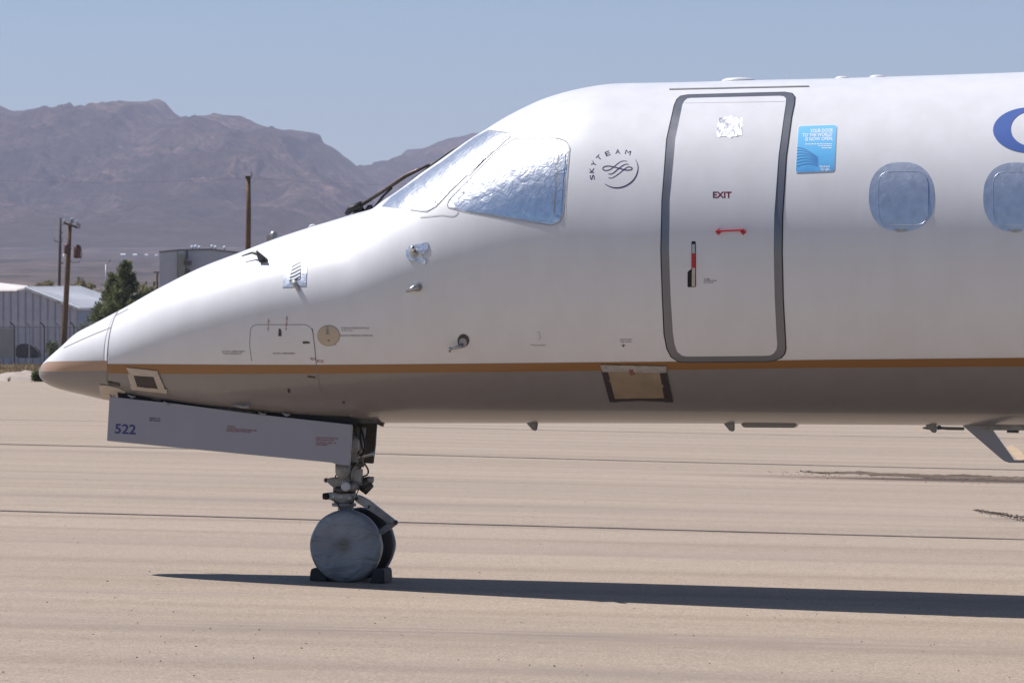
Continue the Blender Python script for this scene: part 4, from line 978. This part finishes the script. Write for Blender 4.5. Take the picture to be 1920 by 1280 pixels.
bm = bmesh.new(); add_tube(bm, [at(152,465,Yp), at(154,480,Yp), at(148,492,Yp), at(135,492,Yp), at(129,486,Yp)], .018, 5); link('drop_wire', bm, M['black'], pA)
pB = pole('utility_pole', 'thin dark utility pole just left of the transformer pole', [(110,690),(110.5,560),(112.5,470),(113,408)], 290., .13, .09, M['wood_dark'])
for x0, x1, y, th in ((101,118,453,.03),(112,118,436,.05),(113,117,421,.05),(110,119,493,.05)):
    bm = bmesh.new(); add_tube(bm, [at(x0,y-1,289.7), at(x1,y+.5,289.7)], th, 6); link('crossarm', bm, M['wood_dark'], pB)
for x, y in ((102,451),(117,450)):
    bm = bmesh.new(); add_tube(bm, [at(x,y+1,289.7), at(x,y-4,289.7)], .05, 6); link('insulator', bm, M['galv'], pB)
pC = pole('utility_pole', 'tall bare wooden pole rising alone behind the nose', [(464,690),(465,470),(466,400),(465.5,331)], 215., .165, .125, M['wood'])
bm = bmesh.new(); add_tube(bm, [at(470,335,214.8), at(472,328,214.8), at(471,322,214.8)], [.03,.06,.03], 8); link('insulator', bm, M['galv'], pC)
bm = bmesh.new(); add_box(bm, at(466, 332, 215), (.34, .34, .12)); link('pole_cap', bm, M['wood_dark'], pC)
pD = pole('utility_pole', 'short dark pole with a small transformer beside the grey building', [(295,690),(294.5,560),(294,509)], 300., .12, .10, M['wood_dark'])
bm = bmesh.new(); add_tube(bm, [at(288.5,510,299.8), at(298.5,510.5,299.8)], .06, 6); link('crossarm', bm, M['wood_dark'], pD)
bm = bmesh.new(); a_, b_ = at(289,537,299.7), at(289,528,299.7); add_lathe(bm, a_, b_-a_, [(0,.08),((b_-a_).length,.09),((b_-a_).length+.05,.03)], 12); link('transformer', bm, M['rust'], pD, True)
lp = pole('street_lamp', 'thin grey street lamp pole beside the conifer tree', [(198.5,690),(198.5,560),(198.8,496)], 270., .05, .04, M['galv'], None); lp['category'] = 'street lamp'
bm = bmesh.new(); add_tube(bm, [at(198.8,497,270), at(200,493,270), at(204,489.5,270)], .035, 6); add_tube(bm, [at(203.5,491.5,270), at(206.5,487,270)], [.06,.09], 8); link('lamp_head', bm, M['galv'], lp)
# power line
for nm, pts in (('power_line', [(-60,337),(200,343),(466,334)]), ('power_line', [(466,334),(700,346),(980,337)])):
    bm = bmesh.new(); add_tube(bm, [at(x, y, 214.8) for x, y in smooth_path(pts, 8)], .004, 4)
    tag(link(nm, bm, M['black'], None, origin=at(*pts[0], 214.8)), 'thin cable strung from the bare pole to the left edge' if pts[0][0] < 0 else 'thin cable strung from the bare pole to the right, behind the cockpit', 'cable', 'cables on the bare pole')

# chain-link fence with barbed-wire arms
fY = 236.
fe = empty('chain_link_fence', at(60, 690, fY), 'chain link fence with leaning barbed wire arms in front of the hangar', 'fence')
for k in range(-3, 10):
    x = 27+28*k; bm = bmesh.new(); b0 = at(x, 690, fY)
    add_tube(bm, [Vector((b0.x, b0.y, -.1)), at(x, 612, fY), at(x-2, 609, fY), at(x-8.5, 603, fY)], [.04,.04,.035,.03], 8); link('fence_post', bm, M['galv'] if k % 2 else bpy.data.materials['grimy_metal'], fe)
bm = bmesh.new(); x0w, x1w = at(-60, 650, fY).x, at(280, 650, fY).x; z0, z1 = .05, at(0, 613, fY).z; H = z1-z0; sp = .12
a = x0w - H
while a < x1w:
    for s_ in (1, -1):
        pa = Vector((a if s_ > 0 else a+H, fY+.03*s_, z0)); pb = Vector((a+H if s_ > 0 else a, fY+.03*s_, z1))
        d_ = .0045; bm.faces.new([bm.verts.new(v_) for v_ in (pa+Vector((-d_,0,0)), pa+Vector((d_,0,0)), pb+Vector((d_,0,0)), pb+Vector((-d_,0,0)))])
    a += sp
tag(link('chain_mesh', bm, M['galv'], fe), kind='stuff')
bm = bmesh.new()
for y, dx in ((613,0),(609,-3),(606,-6),(603,-8.5)): add_tube(bm, [at(-60+dx, y, fY), at(280+dx, y, fY)], .012 if dx else .03, 5)
tag(link('barbed_wire', bm, M['galv'], fe), kind='stuff')
bm = bmesh.new(); add_prism(bm, [at(-60,671,fY-.1), at(-60,616,fY-.1), at(25.5,616,fY-.1), at(25.5,671,fY-.1)], (0,.04,0))
for v_ in bm.verts: v_.co.y += .05*noise.noise(v_.co)
tag(link('fence_screen', bm, plain('grey_green_screen', (.30, .30, .28), .8, 0, .15, .8), None, origin=at(-10,671,fY-.1)), 'grey green windscreen cloth tied on the fence at the left edge', 'screen cloth')
bm = bmesh.new(); add_prism(bm, [at(x, y, fY+5) for x, y in ((29,671),(29,650),(34,645),(50,644),(58,647),(66,654),(72,662),(72,671))], (0, 1.8, 0)); bevel(bm, .1, 2)
tag(link('covered_trailer', bm, plain('dark_tarp', (.04, .04, .043), .7, 0, .2, 1.5), None, origin=at(50,671,fY+5)), 'dark tarp covered load standing behind the fence', 'covered load')
bm = bmesh.new(); add_prism(bm, [at(-60,692.5,fY-3), at(-60,688.5,fY-3), at(28,688.5,fY-3), at(28,692.5,fY-3)], (0,.3,0))
tag(link('fallen_timber', bm, plain('dark_timber', (.05, .032, .022), .8), None, origin=at(0,692,fY-3)), 'long dark timber lying on the ground before the fence', 'timber')

# foliage made of many small leaf faces
def leaf_mat(name, a, b):
    q = NT(name, a, .7, 0, .2); v = q.coord()
    cl_ = q.ramp(q.noise(v, 1.4, 4, .6), [(.35, a), (.7, b)]); q.col(cl_)
    tr = q.n('ShaderNodeBsdfTranslucent'); q.l(cl_, tr.inputs[0]); mx = q.n('ShaderNodeMixShader'); mx.inputs[0].default_value = .4
    q.l(q.b.outputs[0], mx.inputs[1]); q.l(tr.outputs[0], mx.inputs[2]); q.l(mx.outputs[0], q.t.nodes['Material Output'].inputs['Surface']); return q.m
M['conifer'] = leaf_mat('conifer_needles', (.075, .095, .040), (.26, .27, .115))
M['bush'] = leaf_mat('dry_bush_leaves', (.17, .155, .085), (.30, .265, .15))
M['green'] = leaf_mat('weed_leaves', (.055, .085, .022), (.13, .16, .05))
M['straw'] = leaf_mat('dry_grass', (.22, .16, .085), (.36, .27, .16))
def leaf(bm, p, size, dirv):
    x, y, d = frame(dirv); x = x*math.cos(random.random()*6.3) + y*math.sin(random.random()*6.3); x.normalize()
    n = [p - x*size*.25, p + d*size*.5 - x*size*.3, p + d*size, p + d*size*.5 + x*size*.3]
    bm.faces.new([bm.verts.new(v_) for v_ in n])
def conifer(cx, Y_, y_top, y_base, half, n, lab):
    b0 = at(cx, y_base, Y_); b0.z = 0; top = at(cx, y_top, Y_); H = top.z; Wd = half/F*Y_
    o_ = empty('conifer_tree', b0, lab, 'tree'); bm = bmesh.new(); lean = Vector((.12, 0, 0))
    add_tube(bm, [b0-UP*.1, b0+UP*H*.5, top], [.16,.09,.02], 8); link('trunk', bm, M['wood_dark'], o_)
    bl_ = bmesh.new(); bb = bmesh.new(); nb = 120
    for k in range(nb):
        h = .06+.93*(k+random.random())/nb; a = random.random()*6.283; r = Wd*(1-h)**.92*(.62+.5*random.random())*(1.08 if h < .6 else .9) + .06
        st_ = b0+UP*H*h; dv = Vector((math.cos(a), math.sin(a), .55+.5*random.random())).normalized(); tip = st_+dv*r
        add_tube(bl_, [st_, tip], [.025,.008], 4)
        m = int(n/nb*(.4+1.3*(1-h)))
        for j in range(m):
            f_ = random.random()**.45; p = st_.lerp(tip, f_) + Vector((random.gauss(0,.13), random.gauss(0,.13), random.gauss(0,.14)))*(.5+.8*(1-h))
            leaf(bb, p, random.uniform(.12,.26), (dv+Vector((random.gauss(0,.5), random.gauss(0,.5), random.gauss(.25,.4)))))
    link('limbs', bl_, M['wood_dark'], o_); tag(link('crown', bb, M['conifer'], o_), kind='stuff')
conifer(236, 240., 493, 690, 92, 15000, 'dark green conifer tree standing between the hangar and the grey building')
conifer(211, 240.6, 516, 690, 62, 9000, 'smaller dark conifer pressed against the left side of the big conifer')
def bush(name, cx, y_top, y_base, Y_, half, n, mat, lab, cat='bush', grp=None, leafs=(.1,.25)):
    c6 = at(cx, y_base, Y_); H = at(cx, y_top, Y_).z - c6.z; Wd = half/F*Y_; o_ = empty(name, c6, lab, cat, grp)
    bm = bmesh.new()
    for k in range(5): add_tube(bm, [c6-UP*.1, c6+Vector((random.uniform(-.5,.5)*Wd, random.uniform(-.4,.4)*Wd, H*random.uniform(.5,.85)))], [.03,.01], 4)
    link('stems', bm, M['wood_dark'], o_); bm = bmesh.new()
    cl = [(random.uniform(-.75,.75), random.uniform(-.6,.6), random.uniform(.25,.85)) for _ in range(9)]
    for k in range(n):
        a = random.choice(cl); p = c6 + Vector(((a[0]+random.gauss(0,.2))*Wd, (a[1]+random.gauss(0,.2))*Wd, max(.03, (a[2]+random.gauss(0,.16))*H)))
        leaf(bm, p, random.uniform(*leafs)*min(1, H), Vector((random.gauss(0,1), random.gauss(0,1), random.gauss(.5,.8))))
    tag(link('foliage', bm, mat, o_), kind='stuff')
bush('desert_bush', 84, 528, 548, 300., 16, 320, M['bush'], 'dry olive bush above the hangar ridge, left of the poles', grp='bushes behind the hangar', leafs=(.2,.45))
bush('desert_bush', 160, 530, 556, 300., 18, 360, M['bush'], 'wide olive bush above the right end of the hangar roof', grp='bushes behind the hangar', leafs=(.2,.45))
bush('desert_bush', 278, 538, 570, 290., 16, 600, M['bush'], 'small olive bush beside the short dark pole', grp='bushes behind the hangar', leafs=(.2,.4))
bush('shrub', 100, 645, 672, fY+2.5, 14, 900, M['conifer'], 'dark shrub against the hangar wall near the nose tip', 'shrub', leafs=(.12,.3))
bush('weed_clump', 72, 698, 721, 158., 13, 1500, M['green'], 'green weed clump at the apron edge beside the nose tip', 'weeds', leafs=(.1,.3))
bush('weed_clump', 2, 700, 712, 170., 14, 700, M['green'], 'low green weeds at the left edge of the picture', 'weeds', leafs=(.1,.3))
# sandy heap at the apron edge
bm = bmesh.new(); cH = at(30, 716, 160.); N1, N2 = 40, 24
vv = [[None]*N1 for _ in range(N2)]
for j in range(N2):
    for i in range(N1):
        a, b = i/(N1-1)*2-1, j/(N2-1)*2-1; h = max(0, 1-(abs(a)**1.6+b*b))
        p = Vector((cH.x+a*1.75, cH.y+2.2+b*2.6, -.06+.46*h**.8 + .08*h*noise.fractal(Vector((a*3, b*3, 0)), 1, 2, 4))); vv[j][i] = bm.verts.new(p)
for j in range(N2-1):
    for i in range(N1-1): bm.faces.new((vv[j][i], vv[j][i+1], vv[j+1][i+1], vv[j+1][i]))
tag(link('sand_heap', bm, plain('pale_sand', (.36, .30, .25), .95, 0, .12, 2.5), None, True, origin=cH), 'low pale sand heap at the apron edge, far left', 'sand heap')
bush('dead_weed', 17, 707, 717, 159., 4, 160, leaf_mat('dead_leaves', (.07, .04, .03), (.14, .09, .07)), 'small dead brown weed on the sand heap', 'weeds', leafs=(.06,.2))
# dry grass before the fence
bm = bmesh.new()
for k in range(9000):
    Y_ = random.uniform(164, 246); x = random.uniform(-60, 215); p = Vector((flat(x, Y_), Y_, 0)); p.z = -.02
    if noise.noise(Vector((p.x*.35, Y_*.12, 0))) < -.18: continue
    leaf(bm, p, random.uniform(.10,.42)*(.5+.6*random.random()), Vector((random.gauss(0,.35), random.gauss(0,.35), 1)))
tag(link('dry_grass', bm, M['straw'], None), kind='stuff')
# desert scrub on the plain
bm = bmesh.new()
for k in range(9000):
    Y_ = 330*math.exp(random.random()*1.5); X_ = random.uniform(-.17, .02)*Y_ + random.gauss(0, 4); zz = float(rise(np.array(Y_)))
    s_ = random.uniform(.3, .7)*(1+Y_/3500)
    if noise.noise(Vector((X_*.01, Y_*.004, 0))) < -.05: continue
    for j in range(4): leaf(bm, Vector((X_+random.gauss(0,.4)*s_, Y_+random.gauss(0,.4)*s_, zz-.2)), s_*1.3, Vector((random.gauss(0,.8), random.gauss(0,.8), .7)))
tag(link('desert_scrub', bm, M['bush'], None), kind='stuff')
# far white houses below the hills
for k, (x, y, w_, h_, lab) in enumerate(((231,478,9,4.5,'far white house, leftmost and widest of the row left of the grey building'), (253,478.5,8,4.5,'far white house in the middle of the row left of the grey building'), (274.5,478.5,5.5,4,'far white house nearest the grey building'), (234,491.5,4,4,'tiny far white house just above the conifer tip'), (293,479,5,3,'far pale house touching the grey building edge'))):
    Y_ = 2900.
    for _ in range(40): Y_ += ((CAM_Z - float(rise(np.array(Y_))))*F/Y_ + 640 - (y+h_/2))*12
    c7 = at(x, y+h_/2, Y_); W_ = w_/F*Y_; H_ = h_/F*Y_
    o_ = empty('far_house', Vector((c7.x, c7.y, c7.z)), lab, 'house', 'white houses on the desert plain')
    bm = bmesh.new(); add_box(bm, c7+UP*(H_*.3-.5), (W_, W_*.7, H_*.6+1)); link('wall', bm, M['metal_roof'], o_)
    bm = bmesh.new(); add_prism(bm, [c7+Vector((-W_*.55, -W_*.4, H_*.6)), c7+Vector((W_*.55, -W_*.4, H_*.6)), c7+Vector((W_*.5, 0, H_)), c7+Vector((-W_*.5, 0, H_))], (0, .3, .1))
    add_prism(bm, [c7+Vector((-W_*.55, W_*.4, H_*.6)), c7+Vector((W_*.55, W_*.4, H_*.6)), c7+Vector((W_*.5, .01, H_)), c7+Vector((-W_*.5, .01, H_))], (0, .3, .1)); link('roof', bm, M['metal_roof'], o_)

# far dark tug half hidden behind the belly, right
tY = 76.; tg = empty('low_tow_bar', at(1770, 806, tY), 'dark low tow bar lying on the apron far behind the belly antennas', 'tow bar')
bm = bmesh.new(); add_tube(bm, [at(1730,802,tY), at(1742,801.5,tY), at(1762,802,tY), at(1808,803,tY)], [.015,.04,.03,.03], 8); link('bar', bm, M['gear_dark'], tg)
bm = bmesh.new(); add_tube(bm, [at(1772,802.5,tY-.05), at(1806,803.2,tY-.05)], .033, 10); link('sleeve', bm, plain('olive_steel', (.055, .05, .03), .5), tg)
bm = bmesh.new(); add_tube(bm, [at(1758,801,tY-.02), at(1764,800,tY-.02)], .05, 10); add_tube(bm, [at(1888,806.5,tY), at(1910,807,tY)], .045, 10); link('wheel', bm, M['black'], tg)

# loose soil crumbs on the apron
bm = bmesh.new()
def crumb(p, s_):
    vs_ = [bm.verts.new(p+Vector((x*s_*random.uniform(.6,1.3), y*s_*random.uniform(.6,1.3), z*s_*random.uniform(.5,1)))) for x, y, z in ((1,0,0),(-.5,.87,0),(-.5,-.87,0),(0,0,.8))]
    for f_ in ((0,1,3),(1,2,3),(2,0,3)): bm.faces.new([vs_[i] for i in f_])
for k in range(900):
    t_ = random.random(); x = 1828+t_*140+random.gauss(0,4); y = 955+t_*20+abs(random.gauss(0,4))*(.4+t_)
    crumb(ground_pt(x, y, -.002), random.uniform(.004,.022))
for k in range(420):
    x = 1440+random.random()*560; y = 884+(x-1440)*.028+random.gauss(0,2.2)+random.random()**3*14
    crumb(ground_pt(x, y, -.002), random.uniform(.004,.02))
for k in range(420):
    y = 790+random.random()**.7*480; crumb(ground_pt(random.uniform(-20,1940), y, -.001), random.uniform(.002,.011))
tag(link('loose_soil', bm, plain('soil_crumbs', (.085, .06, .045), .95, 0, .4, 40), None), kind='stuff')
# low drift of dark dirt blown together on the apron, right
bm = bmesh.new(); rows = []
for k in range(161):
    t_ = k/160; x = 1500+t_*640; yc = 884+t_*20+2.2*noise.noise(Vector((t_*9, 0, 0)))
    w_ = (1.0+3.6*min(1, t_*2.2))*(.55+.9*abs(noise.noise(Vector((t_*26, 3, 0)))))*min(1, t_*12+.05)
    row = []
    for j in range(7):
        f_ = j/6*2-1; p = ground_pt(x, yc+f_*w_*(1.0 if f_ < 0 else 1.5)+.5*noise.noise(Vector((t_*70, j, 0))), .0)
        p.z += .004+.022*(1-f_*f_)*(.4+noise.noise(Vector((t_*60, j*1.3, 1)))); row.append(bm.verts.new(p))
    rows.append(row)
for a, b in zip(rows, rows[1:]):
    for j in range(6): bm.faces.new((a[j], b[j], b[j+1], a[j+1]))
q = NT('drifted_dirt', (.13, .095, .07), .95, 0, .1); v = q.coord()
q.col(q.ramp(q.noise(q.coord((.6, 3, 1)), 2.2, 6, .7), [(.32, (.065, .046, .034)), (.5, (.12, .088, .066)), (.68, (.24, .185, .145))])); q.nrm(q.bump(q.noise(v, 40, 3, .7), .6, .01))
o = link('dirt_drift', bm, q.m, None, True); o.parent = apron; o['kind'] = 'stuff'
